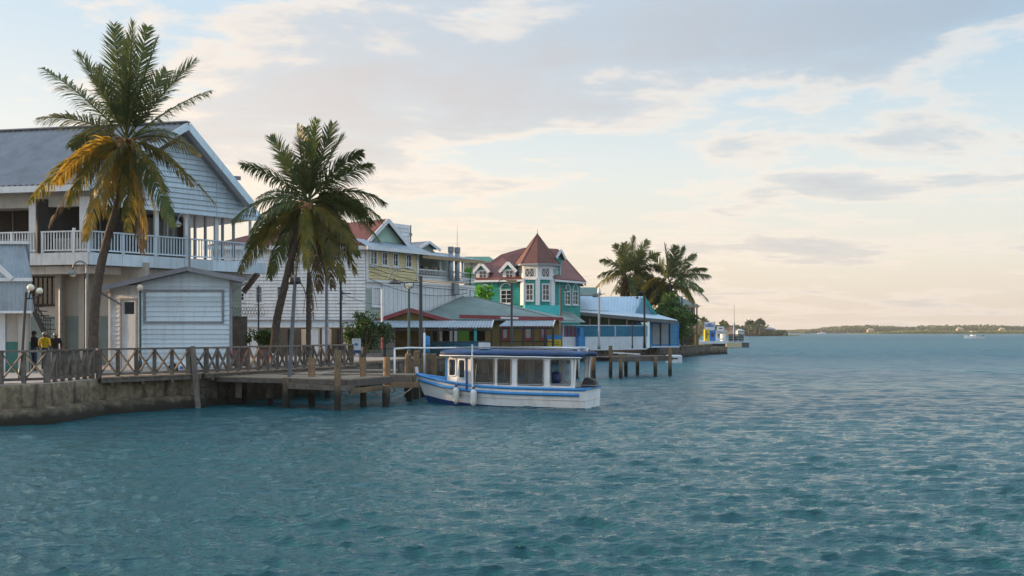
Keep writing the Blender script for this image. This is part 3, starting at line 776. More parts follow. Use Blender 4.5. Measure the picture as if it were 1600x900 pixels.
    m = MB(); gr.slab(m, .9, gr.L, G, 6.45, [wn2], .25, 0); m.build('ground_floor_wall', m_beige, t)
    m = MB(); gr.boards(G, 6.3, .22, lambda z: (.9, gr.L), [wn2], mb=m, lap=.03); m.build('siding', m_sage, t, kind='stuff')
    window(gr, *wn2, t, m_turq, m_glass, 2, 2, .09, .05)
    # corner bracket at the far end
    p = Rw.pt(Rw.L - .5, 6.2); piece('knee_brace', m_timber, t, p, p + Vector((-.9, .4, -1.0)), .2, .25)
    # outside stair
    st = thing('outside_stair', 'dark iron stair with balusters under the balcony beside the teal dado', 'stair', WG(62, 46, G))
    a, b_ = W(50, 480, 46.0), W(82, 545, 46.0)
    piece('stringer', m_dkmetal, st, a, b_, .06, .22); piece('handrail', m_dkmetal, st, W(48, 468, 46), W(70, 497, 46), .05, .06); piece('handrail', m_dkmetal, st, W(70, 497, 46), W(85, 497, 46), .05, .06)
    for i in range(9):
        q = a.lerp(b_, i / 9); piece('tread', m_dkmetal, st, q + Vector((0, 0, .05)), q + Vector((0, 1.0, .05)), .28, .04)
        piece('baluster', m_dkmetal, st, q, Vector((q.x, q.y, max(q.z + .75, EYE + (HOR - 497) / FPX * 46))), .03, .03, Vector((0, 1, 0)))
big_house()
# ------------------------------------------------------------------ grey shed at the left edge
def grey_shed():
    t = thing('sheet_metal_shed', 'blue-grey corrugated metal upper storey over a pale wall at the left edge', 'shed', WG(10, 40, G))
    D = 40; w = Wall(WG(-60, D, 0), WG(45, D, 0)); z = lambda py: EYE + (HOR - py) / FPX * D
    b = MB(); b.hexa([(w.p0.x, D + .12, G), (w.p1.x, D + .12, G), (w.p1.x - 1.2, D + 2.4, G), (w.p0.x, D + 2.4, G)], [(w.p0.x, D + .12, z(380)), (w.p1.x - .02, D + .12, z(380)), (w.p1.x - 1.2, D + 2.4, z(380)), (w.p0.x, D + 2.4, z(380))]); b.build('core', m_corrblue, t)
    m = MB(); e = WG(50, D - .5, 0)
    m.corr((w.p0.x, D - .5, z(487)), (e.x, D - .5, z(487)), (e.x, D - .5, z(440)), (w.p0.x, D - .5, z(440)), .16, .02); m.build('lower_cladding', m_corrblue, t)
    m = MB(); m.corr((w.p0.x, D - .48, z(437)), (e.x, D - .48, z(437)), (w.p1.x - .2, D + .1, z(382)), (w.p0.x, D + .1, z(382)), .16, .02, 3); m.build('upper_cladding', m_corrblue, t)
    m = MB(); m.quad((e.x, D - .5, z(487)), (e.x - .2, D + .1, z(487)), (w.p1.x - .2, D + .1, z(382)), (e.x, D - .5, z(437))); m.build('side_cladding', m_corrblue, t)
    for py, h, dd in ((379, .12, .05), (438, .14, -.56), (488, .10, -.56)): piece('white_batten', m_whitetrim, t, (w.p0.x, D + dd, z(py)), (e.x + .03 if py > 400 else w.p1.x, D + dd, z(py)), .1, h)
    piece('roof_rake', m_whitetrim, t, W(-20, 400, D - .62), W(19, 436, D - .62), .08, .2)
    lw = Wall(WG(-60, D, 0), WG(46, D, 0)); m = MB(); lw.box(m, 0, lw.s_at(9), G, z(488), -.1, .05); m.build('white_panel', m_whitewall, t)
    m = MB(); lw.box(m, lw.s_at(9) + .003, lw.L, z(534), z(489), -.1, -.02); m.build('lower_wall', m_beige, t)
    m = MB(); lw.box(m, lw.s_at(9) + .003, lw.L, G, z(534), -.1, -.005); m.build('green_dado', mat('green_dado', (.04, .16, .14), .7), t)
    m = MB(); lw.box(m, lw.L - .35, lw.L - .02, G, z(490), 0, .25); m.build('pillar', m_beige, t)
grey_shed()
# ------------------------------------------------------------------ lamps and poles
def globe_lamp(label, px, D, ztop, balls, m=m_greenpost, lean=0.0, r=.055):
    p = WG(px, D, G); t = thing('globe_lamp', label, 'street lamp', p)
    top = Vector((p.x + lean, p.y, ztop))
    MB().tube([p, p.lerp(top, .12), p.lerp(top, .13), top], [r * 1.7, r * 1.5, r, r * .8], 10).build('pole', m, t, True)
    for (ox, oz, rr) in balls:
        c = top + Vector((ox, 0, oz))
        if abs(ox) > .05: MB().tube([top - Z * .25, top + Vector((ox * .7, 0, -.22)), c - Z * rr], .022, 8).build('arm', m, t, True)
        MB().lathe([(.02, -.12), (rr * .6, -.06), (rr * .5, 0)], c - Z * (rr * .9), 10).build('collar', m, t)
        MB().ball(c, rr, 16).build('globe', m_globe, t, True)
    return t
globe_lamp('dark lamp post with two frosted globes by the left railing', 32, 34.5, EYE + 1.42, [(.17, .16, .125), (.49, .04, .115)], m_dkmetal, .2)
globe_lamp('slim green lamp post with one cream globe in front of the hut door', 219, 41.6, EYE + 1.78, [(0, .12, .13)], m_greenpost)
def crook_lamp(label, px, D, ytop, side=-1, wd=.55, m=m_grmetal, bell=True, base=G, name='crook_lamp', r=.06, lamp=m_globe):
    p = WG(px, D, base); zt = EYE + (HOR - ytop) / FPX * D; t = thing(name, label, 'street lamp', p)
    pts = [p, (p.x, p.y, base + .8), (p.x, p.y, zt - wd * .55)]
    for i in range(1, 9):
        a = math.pi * i / 8; pts.append((p.x + side * wd / 2 * (1 - math.cos(a)), p.y, zt - wd * .55 + math.sin(a) * wd * .55))
    MB().tube(pts, [r * 1.5, r * 1.1, r] + [r * .7] * 8, 8).build('pole', m, t, True)
    e = Vector(pts[-1])
    MB().lathe([(.03, .0), (.05, -.06), (.20, -.20), (.21, -.24), (.02, -.24)], e, 14).build('shade', m, t, True)
    MB().ball(e - Z * .26, .13, 12, .7).build('bulb_glass', lamp, t, True)
    return t
crook_lamp('grey crook lamp rising behind the hut roof in front of the balcony', 296, 47.2, 334, -1, .56, m_grmetal)
crook_lamp('grey crook lamp under the balcony beside the leaning palm trunk', 136, 42.0, 408, -1, .62, m_grmetal)
# ------------------------------------------------------------------ people behind the railing
def person(label, px, D, h, shirt, face, arm=0.0, cap=False):
    p = WG(px, D, G); t = thing('person', label, 'person', p)
    k = h / 1.75
    J = dict(pel=(0, 0, .95), spi=(0, .01, 1.12), che=(0, 0, 1.33), nek=(0, .0, 1.47), hed=(0, -.01, 1.585), top=(0, -.01, 1.70),
             shl=(-.19, 0, 1.40), ell=(-.25, .03, 1.14), wrl=(-.21, -.10 - arm, .95 + arm), hal=(-.20, -.14 - arm, .87 + arm),
             shr=(.19, 0, 1.40), elr=(.25, .03, 1.14), wrr=(.21, -.10, .95), har=(.20, -.14, .87),
             hil=(-.09, 0, .90), knl=(-.10, -.02, .49), anl=(-.10, .02, .08), tol=(-.12, -.15, .04),
             hir=(.09, 0, .90), knr=(.10, -.03, .49), anr=(.11, .02, .08), tor=(.14, -.15, .04))
    rad = dict(pel=.15, spi=.135, che=.155, nek=.058, hed=.092, top=.07, shl=.07, ell=.048, wrl=.034, hal=.04, shr=.07, elr=.048, wrr=.034, har=.04,
               hil=.095, knl=.062, anl=.045, tol=.04, hir=.095, knr=.062, anr=.045, tor=.04)
    E = [('pel', 'spi'), ('spi', 'che'), ('che', 'nek'), ('nek', 'hed'), ('hed', 'top'), ('che', 'shl'), ('shl', 'ell'), ('ell', 'wrl'), ('wrl', 'hal'), ('che', 'shr'), ('shr', 'elr'), ('elr', 'wrr'), ('wrr', 'har'),
         ('pel', 'hil'), ('hil', 'knl'), ('knl', 'anl'), ('anl', 'tol'), ('pel', 'hir'), ('hir', 'knr'), ('knr', 'anr'), ('anr', 'tor')]
    names = list(J); c, s = math.cos(face), math.sin(face)
    me = bpy.data.meshes.new('skeleton')
    me.from_pydata([(k * (x * c - y * s), k * (x * s + y * c), k * z) for x, y, z in J.values()], [(names.index(a), names.index(b)) for a, b in E], [])
    o = bpy.data.objects.new('tmp_body', me); COL.objects.link(o)
    sk = o.modifiers.new('skin', 'SKIN'); ss = o.modifiers.new('sub', 'SUBSURF'); ss.levels = 2; ss.render_levels = 2
    sv = me.skin_vertices[0].data
    for i, n in enumerate(names):
        r = rad[n] * k; sv[i].radius = (r, r * (.72 if n in ('pel', 'spi', 'che') else 1)); sv[i].use_root = n == 'pel'
    dg = bpy.context.evaluated_depsgraph_get(); dg.update()
    bm = bpy.data.meshes.new_from_object(o.evaluated_get(dg)); bpy.data.objects.remove(o)
    bm.materials.clear()
    for m_ in (m_skin, shirt, m_jeans, m_hair, m_black): bm.materials.append(m_)
    for f in bm.polygons:
        z = f.center.z / k; r = math.hypot(f.center.x, f.center.y) / k
        lx = (f.center.x * c + f.center.y * s) / k; ly = (-f.center.x * s + f.center.y * c) / k
        i = 2
        if z > 1.49: i = 3 if (z > 1.60 or (ly > .02 and z > 1.53)) else 0
        elif z > 1.02 and not (abs(lx) > .17 and z < 1.10): i = 1
        elif abs(lx) > .165 and z > .6: i = 0
        elif z < .09: i = 4
        f.material_index = i; f.use_smooth = True
    body = link('body', bm, None, t, Matrix.Translation(p))
    h_ = MB(Matrix.Translation(p))
    hc = Vector((k * .01 * s, -k * .01 * c, 1.64 * k))
    h_.ball(hc + Vector((0, 0, .01)), .108 * k, 14, .92); h_.build('cap' if cap else 'hair', m_grmetal if cap else m_hair, t, True)
    # nose and ears
    f_ = MB(Matrix.Translation(p))
    fd = Vector((s, -c, 0)); f_.ball(Vector((0, 0, 1.60 * k)) + fd * .10 * k, .018 * k, 6)
    for q in (-1, 1): f_.ball(Vector((q * c, q * s, 0)) * .098 * k + Vector((0, 0, 1.60 * k)), .022 * k, 6)
    f_.build('nose_and_ears', m_skin, t, True)
person('person in a black shirt at the left end of the group behind the railing', 53, 41.5, 1.74, m_black, R(150))
person('person in a yellow shirt and cap standing between two people in black', 70, 42.5, 1.70, m_yshirt, R(175), cap=True)
person('person in a black shirt and cap at the right of the yellow shirt', 87, 43.0, 1.66, m_black, R(200), cap=True)
# ------------------------------------------------------------------ long white building behind the second palm
def white_building():
    D = 66.0; a, c = WG(330, D, 0), WG(571, D, 0)
    t = thing('long_white_building', 'long white clapboard building on pillars behind the second palm, red roof', 'building', ((a.x + c.x) / 2, D + 4, G))
    w = Wall(a, c); z = lambda py: EYE + (HOR - py) / FPX * D
    ops = [w.rect(360, 381, 470, 457), w.rect(401, 409, 472, 447), w.rect(434, 441, 474, 446), w.rect(531, 536, 470, 452)]
    m = MB(); w.slab(m, 0, w.L, z(500), z(385), ops, .2, 0); m.build('wall', m_whitewarm, t)
    m = MB(); w.boards(z(500), z(386), .23, lambda q: (0, w.L), ops, lap=.07, mb=m); m.build('siding', m_whitewarm, t, kind='stuff')
    for i, o in enumerate(ops): window(w, *o, t, m_whitetrim, m_glass if i in (0,) else m_paleglass, 1, 2, .1, .06)
    m = MB(); w.box(m, 0, w.L, z(511), z(500) - .004, -.3, .12); m.build('beam_band', m_white, t)
    m = MB(); w.box(m, 0, w.L, z(501), z(499.4), .125, .26); m.build('drip_ledge', m_trim, t)
    for px in (384, 396, 489, 508, 560): 
        s = w.s_at(px); hw = .36 if px in (489,) else .22
        m = MB(); w.box(m, s - hw, s + hw, G, z(511) - .004, -.5, -.02); m.build('pillar', m_whitetrim, t)
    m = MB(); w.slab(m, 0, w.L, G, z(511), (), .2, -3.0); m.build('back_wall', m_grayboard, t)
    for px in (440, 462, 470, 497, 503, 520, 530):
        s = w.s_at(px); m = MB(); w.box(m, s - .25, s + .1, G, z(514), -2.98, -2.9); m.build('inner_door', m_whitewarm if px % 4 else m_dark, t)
    # hipped red sheet roof
    e0, e1 = w.pt(-.4, z(385), .4), w.pt(w.L + .2, z(385), .4)
    r0, r1 = w.pt(3.2, z(347), -4.6), w.pt(w.L + .8, z(347), -4.6)
    MB().corr(e0, e1, r1, r0, .3, .025).build('roof', m_redroof, t)
    b0 = w.pt(-.4, z(385), -9); MB().corr(b0, e0, r0, r0 + Vector((.02, 0, 0)), .3, .02).build('roof_hip', m_redroof, t)
    piece('eave_board', m_whitetrim, t, e0 - Z * .12, e1 - Z * .12, .06, .26)
white_building()
# ------------------------------------------------------------------ yellow building
def yellow_building():
    D0, D1 = 66.0, 75.5; P0, P1 = WG(572, D0, 0), WG(741, D1, 0); w = Wall(P0, P1)
    t = thing('yellow_building', 'yellow clapboard building with mint gable and white panelled lower wall', 'building', (P0.x + 3, D0 + 5, G))
    sY = w.s_at(653); zt = w.z_at(575, 386); zb = w.z_at(577, 439)
    ops = [w.rect(578.5, 587.5, 413, 392), w.rect(597.5, 604, 413.5, 395.5), w.rect(614.5, 620.5, 415, 397), w.rect(635, 641.5, 416.5, 399)]
    m = MB(); w.slab(m, 0, sY, zb, zt, ops, .2, 0); m.build('upper_wall', m_yellow, t)
    m = MB(); w.boards(zb, zt - .1, .2, lambda z: (0, sY), ops, mb=m, lap=.055); m.build('upper_siding', m_yellow, t, kind='stuff')
    for i, o in enumerate(ops): window(w, *o, t, m_whitetrim, m_paleglass if i == 0 else m_glass, 2, 2, .12, .06, mw=.05)
    for s in (.06, sY - .06):
        m = MB(); w.box(m, s - .1, s + .1, zb, zt, .031, .07); m.build('corner_board', m_whitetrim, t)
    # lower wall
    m = MB(); w.slab(m, 0, w.L, G, zb, (), .2, 0); m.build('lower_wall', m_whitewarm, t)
    zp1, zp0 = w.z_at(640, 448), w.z_at(640, 506)
    sp = w.s_at(597)
    m = MB(); w.boards(G + .2, zb - .5, .2, lambda z: (0, sp - .15), [w.rect(582, 594, 478, 449)], mb=m, lap=.03); m.build('lower_siding', m_sage, t, kind='stuff')
    window(w, *w.rect(582, 593, 477, 450), t, m_whitetrim, m_amber, 2, 4, .1, .06)
    m = MB(); w.boards(zp1 + .12, zb, .18, lambda z: (0, w.L), mb=m, lap=.025); m.build('frieze_siding', m_yellow, t, kind='stuff')
    m = MB(); w.box(m, 0, w.L, zb - .08, zb + .10, .03, .12); m.build('belt_course', m_whitetrim, t)
    n = 46
    for i in range(n):
        s0 = sp + (w.L - sp - .4) * i / n; s1 = sp + (w.L - sp - .4) * (i + 1) / n
        m = MB(); w.box(m, s0 + .012, s1 - .012, zp0, zp1, .0, .05 + (.015 if i % 2 else 0)); m.build('panel_board', m_whitetrim, t)
    m = MB(); w.box(m, sp - .12, w.L, zp1, zp1 + .12, 0, .1); m.build('panel_head', m_whitetrim, t)
    m = MB(); w.box(m, w.s_at(704), w.s_at(711), w.z_at(707, 460), w.z_at(707, 443), .07, .4); m.build('meter_box', m_grmetal, t)
    # lean-to sheet roof under the gable
    e0, e1 = w.pt(-.6, zt, .7), w.pt(sY + .5, zt, .7)
    k = zt + .62; r0, r1 = w.pt(-.3, k, -.8), w.pt(sY + .2, k - .05, -.8)
    MB().corr(e0, e1, r1, r0, .26, .02).build('skirt_roof', m_corrblue, t)
    piece('eave_board', m_whitetrim, t, e0 - Z * .12, e1 - Z * .12, .06, .24)
    # gable
    gw = w.off(-.8); sa = gw.s_at(600); za = gw.z_at(600, 345); s0, s1 = gw.s_at(568), gw.s_at(633)
    m = MB(); m.prism([gw.pt(s0, zt + .3, 0), gw.pt(s1, zt + .3, 0), gw.pt(s1, zt + .45, 0), gw.pt(sa, za, 0), gw.pt(s0, zt + .45, 0)], -w.n * .2); m.build('gable_wall', m_mint, t)
    q = w.n * .45
    for s, m_ in ((s0 - .3, m_redroof), (s1 + .3, m_redroof)):
        e = gw.pt(s, zt + .22, .45); r = gw.pt(sa, za + .12, .45); bk = -w.n * 7.5
        if s < sa: MB().corr(e + bk, e, r, r + bk, .3, .02).build('gable_roof', m_, t)
        else: MB().corr(e, e + bk, r + bk, r, .3, .02).build('gable_roof', m_, t)
        piece('bargeboard', m_whitetrim, t, e - Z * .1, r - Z * .1, .07, .28)
    # slatted water-tank box with pole behind the gable
    bx = thing('tank_box', 'slatted grey tank box with a pipe on the roof behind the mint gable', 'tank box', WG(623, 74, 9))
    D = 74; z = lambda py: EYE + (HOR - py) / FPX * D
    ww = Wall(WG(606, D, 0), WG(639.5, D + 2, 0)); m = MB(); ww.slab(m, 0, ww.L, z(384), z(348), (), 2.5, 0); m.build('core', m_grmetal, bx)
    ww.boards(z(384), z(347.5), .30, lambda q_: (0, ww.L), lap=.05, each=lambda v, f: mesh_piece('slat', m_whitewarm, bx, v, f))
    p = ww.pt(ww.L + .15, 0, 0); MB().tube([(p.x, p.y, z(386)), (p.x, p.y, z(347))], .06, 8).build('pipe', m_grmetal, bx); m = MB().box(p.x - .15, p.x + .12, p.y - .15, p.y + .15, z(364), z(360)); m.build('pipe_box', m_grmetal, bx)
    # grey-roofed part with the porch
    h = thing('porch_building', 'sage upper porch with grey sheet roof right of the yellow wall', 'building', (P1.x - 2, P1.y + 3, G))
    pw = w.off(-2.2); zf = w.z_at(700, 433); zc = w.z_at(700, 403)
    s0, s1 = sY + .05, w.L
    ops = [pw.rect(656, 661, 425, 415), pw.rect(663, 686, 427, 417)]
    m = MB(); pw.slab(m, s0 - .5, s1, zf - .2, zc + .6, ops, .2, 0); m.build('porch_wall', m_sage, h)
    window(pw, *ops[0], h, m_sage, m_glass, 1, 1, .06); window(pw, *ops[1], h, m_sage, m_glass, 3, 1, .06)
    m = MB(); w.box(m, s0, s1, zf - .35, zf - .12, -2.2, -.003); m.build('porch_floor', m_whitewarm, h)
    ztop = zf + .42
    piece('porch_rail', m_whitetrim, h, w.pt(s0, ztop, .02), w.pt(s1 + .1, ztop, .02), .1, .09); piece('porch_rail', m_whitetrim, h, w.pt(s0, zf - .05, .02), w.pt(s1 + .1, zf - .05, .02), .1, .1)
    for i in range(40):
        s = s0 + (s1 - s0) * i / 39; piece('porch_baluster', m_whitetrim, h, w.pt(s, zf, .02), w.pt(s, ztop, .02), .04, .04, Vector((0, 1, 0)))
    for px in (690, 724, 739):
        s = w.s_at(px); piece('porch_post', m_whitetrim, h, w.pt(s, zf, -.1), w.pt(s, zc + .2, -.1), .14, .14, Vector((0, 1, 0)))
    e0, e1 = w.pt(s0 - .2, w.z_at(655, 398.5), .6), w.pt(s1 + .5, w.z_at(740, 407), .6)
    r0, r1 = w.pt(s0 - .2, e0.z + 1.15, -3.6), w.pt(s1 - 1.5, e0.z + .75, -3.6)
    MB().corr(e0, e1, r1, r0, .28, .02).build('roof', m_corrblue, h); piece('eave_board', m_amber, h, e0 - Z * .14, e1 - Z * .14, .06, .25)
    # small roof gable
    g0 = w.off(-1.6); sa = g0.s_at(666); za = g0.z_at(666, 377); a0, a1 = g0.s_at(650), g0.s_at(683)
    zb_ = g0.z_at(683, 390)
    MB().prism([g0.pt(a0, zb_ - .4), g0.pt(a1, zb_ - .4), g0.pt(sa, za - .1)], -w.n * .15).build('dormer_face', m_sage, h)
    for s in (a0, a1):
        e, r = g0.pt(s, zb_, .35), g0.pt(sa, za, .35); bk = -w.n * 4
        if s < sa: MB().corr(e + bk, e, r, r + bk, .28, .02).build('dormer_roof', m_roofgrey, h)
        else: MB().corr(e, e + bk, r + bk, r, .28, .02).build('dormer_roof', m_roofgrey, h)
        piece('dormer_bargeboard', m_whitetrim, h, e - Z * .08, r - Z * .08, .06, .2)
    for px, py, lab in ((699, 386, 'left of the two grey sheet-metal flue pipes on the porch'), (709, 387, 'right of the two grey flue pipes, the one with a thin aerial')):
        p = w.pt(w.s_at(px), 0, .35); f = thing('flue_pipe', lab, 'flue', (p.x, p.y, zf), 'flue pipes by the porch')
        zt_ = w.z_at(px, py); MB().tube([(p.x, p.y, zf - .3), (p.x, p.y, zt_ - .4)], .19, 14).build('pipe', m_corrblue, f, True)
        MB().tube([(p.x, p.y, zt_ - .4), (p.x, p.y, zt_)], .23, 14).build('cowl', m_grmetal, f)
        for k_ in range(3): MB().tube([(p.x, p.y, zf + .4 + k_ * .75), (p.x, p.y, zf + .46 + k_ * .75)], .205, 14).build('band', m_grmetal, f)
        if px > 705: MB().tube([(p.x, p.y, zt_), (p.x, p.y, w.z_at(px, 352))], .018, 5).build('aerial', m_grmetal, f)
yellow_building()
def slab_roof(name, label, px0, px1, y0, y1, D, m):
    a, b = W(px0, y1, D), W(px1, y1, D); c, d = W(px0 + 6, y0, D + 5), W(px1 - 10, y0, D + 5)
    t = thing(name, label, 'building', (a.x, D, G))
    mb = MB(); mb.box(a.x + .3, b.x - .3, D + .4, D + 7, G, a.z - .05); mb.build('wall', m_sage, t)
    MB().corr(a, b, d, c, .3, .02).build('roof', m, t); piece('eave_board', m_sage, t, a - Z * .1, b - Z * .1, .06, .2)
slab_roof('green_roofed_building', 'building with plain green roof showing behind the teal house', 720, 775, 401, 408, 108, mat('green_sheet_roof', (.03, .17, .12), .6))
slab_roof('dark_green_building', 'low dark green roofed building right of the teal house', 900, 940, 449, 459, 112, mat('dark_green_roof', (.05, .13, .13), .6))
# ------------------------------------------------------------------ teal house with the corner tower
def arch_window(w, s0, s1, z0, z1, parent, round_top=True):
    o = window(w, s0, s1, z0, z1, parent, m_whitetrim, m_glass, 2, 3, .10, .07, True, mw=.05)
    c = (s0 + s1) / 2; r = (s1 - s0) / 2 + .1; pts = []
    for i in range(9):
        a = math.pi * i / 8; h = math.sin(a) * r * (1.0 if round_top else 1.35)
        if not round_top: h = r * 1.35 * (1 - abs(math.cos(a)) ** 1.6)
        pts.append((c - r * math.cos(a), z1 + .1 + h))
    m = MB()
    for (a, za), (b, zb) in zip(pts, pts[1:]): m.bar(w.pt(a, za, .05), w.pt(b, zb, .05), .1, .09)
    m.build('arch_trim', m_whitetrim, o)
    m = MB(); m.prism([w.pt(a, za, .0) for a, za in pts], w.n * .025); m.build('arch_pane', m_glass, o)
def dormer(t, w, pxc, pxw, ypk, yeave, ysill, win):
    c = w.s_at(pxc); hw = w.s_at(pxc + pxw) - c; zp, ze, zs = w.z_at(pxc, ypk), w.z_at(pxc, yeave), w.z_at(pxc, ysill)
    op = [w.rect(*win)]
    m = MB(); w.slab(m, c - hw * .72, c + hw * .72, zs, ze + .15, op, .15, 0); w.box(m, c - hw * .72, c + hw * .72, zs, ze + .1, -2.6, -.2); m.build('dormer_wall', m_whitetrim, t)
    MB().prism([w.pt(c - hw * .72, ze + .15, -.14), w.pt(c + hw * .72, ze + .15, -.14), w.pt(c, zp - .15, -.14)], w.n * .12).build('dormer_gable', m_teal, t)
    window(w, *op[0], t, m_whitetrim, m_glass, 2, 3, .06, .04, mw=.05)
    for s in (-1, 1):
        e, r = w.pt(c + s * hw, ze - .1, .25), w.pt(c, zp, .25); bk = -w.n * 3.2
        MB().add([e, r, r + bk, e + bk, e - Z * .08, r - Z * .08, r + bk - Z * .08, e + bk - Z * .08], [(0, 1, 2, 3), (7, 6, 5, 4), (0, 4, 5, 1), (1, 5, 6, 2), (2, 6, 7, 3), (3, 7, 4, 0)]).build('dormer_roof', m_redroof, t)
        piece('dormer_bargeboard', m_whitetrim, t, e + w.n * .03 - Z * .03, r + w.n * .03 - Z * .03, .05, .3)
def teal_house():
    D = 95.0
    t = thing('teal_house', 'teal clapboard house with maroon roofs, white dormers and a corner tower', 'house', WG(835, D + 4, G))
    zz = lambda py, d=D: EYE + (HOR - py) / FPX * d
    wl_ = Wall(WG(738, 97, 0), WG(815, 95.2, 0)); wr = Wall(WG(866, 95.4, 0), WG(906, 99.5, 0))
    # left wall
    ze = wl_.z_at(775, 435.5)
    ops = [wl_.rect(783.5, 799, 473, 454), wl_.rect(752, 765, 466, 455)]
    m = MB(); wl_.slab(m, 0, wl_.L, G, ze, ops, .2, 0); m.build('wall', m_teal, t)
    m = MB(); wl_.boards(zz(505), ze, .28, lambda q: (0, wl_.L), ops, mb=m, lap=.07); m.build('siding', m_teal, t, kind='stuff')
    for o in ops: arch_window(wl_, *o, t)
    ze2 = wr.z_at(890, 437)
    ops = [wr.rect(882.5, 890, 475, 456), wr.rect(894.5, 902, 475, 456)]
    m = MB(); wr.slab(m, 0, wr.L, G, ze2, ops, .2, 0); m.build('wall', m_teal, t)
    m = MB(); wr.boards(zz(505), ze2, .28, lambda q: (0, wr.L), ops, mb=m, lap=.07); m.build('siding', m_teal, t, kind='stuff')
    for o in ops: arch_window(wr, *o, t, False)
    # hipped roofs
    def face(pts, m_=m_redroof, nm='roof'):
        MB().prism(pts, (0, 0, -.12)).build(nm, m_, t)
    eL0, eL1 = wl_.pt(-.6, ze - .05, .5), wl_.pt(wl_.L + .4, ze - .05, .5)
    r0, r1 = W(783, 397.5, 101), W(797, 398, 101); r2, r3 = W(819, 387, 102.5), W(846, 387, 102.5)
    eR0, eR1 = wr.pt(-.6, ze2 - .05, .5), wr.pt(wr.L + .45, ze2 - .05, .5)
    face([eL0, eL1, W(818, 437, 97.5), r3, r2, r1, r0]); face([eL0, r0, WG(735, 108, ze)])
    r4 = W(872, 389, 103.5)
    face([eR0, eR1, r4, r3]); face([eR1, r4, WG(915, 110, ze2)]); face([r0, r1, r2, r3, r4, WG(912, 110, ze2), WG(740, 110, ze)])
    for e0, e1 in ((eL0, eL1), (eR0, eR1)): piece('eave_board', m_whitetrim, t, e0 - Z * .2, e1 - Z * .2, .08, .2)
    # dormers
    dl = wl_.off(-.1)
    dormer(t, dl, 753, 13, 411, 424, 440.5, (749.5, 759.5, 438.5, 424)); dormer(t, dl, 795, 13.5, 410, 423, 441, (791, 801, 438, 423.5))
    dr = wr.off(-.2)
    c0, c1 = dr.s_at(868), dr.s_at(877)
    m = MB(); dr.box(m, c0, c1, dr.z_at(873, 442), dr.z_at(873, 402), -2.5, 0); m.build('tall_dormer', m_teal, t)
    zr_, zq = dr.z_at(872, 391), dr.z_at(872, 404)
    for s, q in ((c0 - .35, 1), (c1 + .35, -1)):
        e, r = dr.pt(s, zq, .3), dr.pt((c0 + c1) / 2, zr_, .3); bk = -dr.n * 3
        MB().add([e, r, r + bk, e + bk, e - Z * .1, r - Z * .1, r + bk - Z * .1, e + bk - Z * .1], [(0, 1, 2, 3), (7, 6, 5, 4), (0, 4, 5, 1), (1, 5, 6, 2), (2, 6, 7, 3), (3, 7, 4, 0)]).build('dormer_roof', m_redroof, t)
        piece('dormer_bargeboard', m_whitetrim, t, e + dr.n * .03, r + dr.n * .03, .05, .28)
    window(dr, *dr.rect(871, 875, 431, 413), t, m_whitetrim, m_glass, 1, 3, .07, .05)
    # octagonal tower
    c = WG(839.5, 96.3, 0); rad = 1.97; a0 = R(-90) 
    V = [Vector((c.x + rad * math.cos(a0 + R(45) * i), c.y + rad * math.sin(a0 + R(45) * i), 0)) for i in range(8)]
    z1, z2, z3 = zz(477), zz(435.5), zz(411.5)
    order = [(6, 7), (7, 0), (0, 1), (1, 2)]
    Dv = 94.4
    for k in range(8):
        p, q = V[k - 1], V[k]
        w = Wall(p, q)
        vis = (k - 1) % 8 in (6, 7, 0, 1)
        if k in (0, 1): ops2 = [w.rect(823, 832.5, 468.5, 445) if k == 0 else w.rect(848, 857, 468.5, 445)]; op3 = [w.rect(821, 834.5, 432, 420) if k == 0 else w.rect(846.5, 858, 432, 420)]
        elif vis: m_ = w.L / 2; ops2 = [(m_ - .38, m_ + .38, z1 + .55, z1 + 2.05)]; op3 = [(m_ - .4, m_ + .4, z2 + .25, z2 + 1.0)]
        else: ops2, op3 = [], []
        m = MB(); w.slab(m, 0, w.L, zz(510), z2, ops2, .12, 0); m.build('tower_wall', m_teal, t)
        m = MB(); w.slab(m, 0, w.L, z2, z3, op3, .12, .03); m.build('tower_drum', m_whitetrim, t)
        if vis:
            m = MB(); w.boards(z1, z2 - .1, .28, lambda q_: (0, w.L), ops2, mb=m, lap=.03); m.build('siding', m_teal, t, kind='stuff')
            for o in ops2: window(w, *o, t, m_whitetrim, m_glass, 2, 3, .12, .08, mw=.055)
            for o in op3:
                f = window(w.off(.03), *o, t, m_whitetrim, m_glass, 2, 1, .05, .03, False)
                x = MB(); mid = (o[0] + o[1]) / 2
                for a, b in ((o[0], mid), (mid, o[1])):
                    x.bar(w.pt(a, o[2], .04), w.pt(b, o[3], .04), .03, .07, w.n); x.bar(w.pt(a, o[3], .045), w.pt(b, o[2], .045), .03, .07, w.n)
                x.build('lattice', m_whitetrim, f)
            m = MB(); w.box(m, -.02, w.L + .02, z2 - .12, z2 + .08, .03, .14); m.build('cornice', m_whitetrim, t)
        m = MB(); p_ = V[k] - c; p_.z = 0; d = p_.normalized()
        if k in (0, 1, 7, 2): m.bar(V[k] + d * .03 + Z * z1, V[k] + d * .03 + Z * z2, .42, .42, d); m.build('pilaster', m_whitetrim, t)
    ap = Vector((c.x, c.y, zz(364.5, 96))); ro = rad + .38
    E_ = [Vector((c.x + ro * math.cos(a0 + R(45) * i), c.y + ro * math.sin(a0 + R(45) * i), z3 - .05)) for i in range(8)]
    for k in range(8):
        MB().add([E_[k - 1], E_[k], ap], [(0, 1, 2)]).build('spire_face', m_towerroof, t); MB().bar(E_[k], ap, .1, .06).build('hip_roll', m_redroof, t)
        piece('tower_eave', m_trim, t, E_[k - 1] - Z * .08, E_[k] - Z * .08, .1, .16)
    MB().prism([p - Z * .16 for p in E_], (0, 0, .03)).build('tower_soffit', m_whitetrim, t)
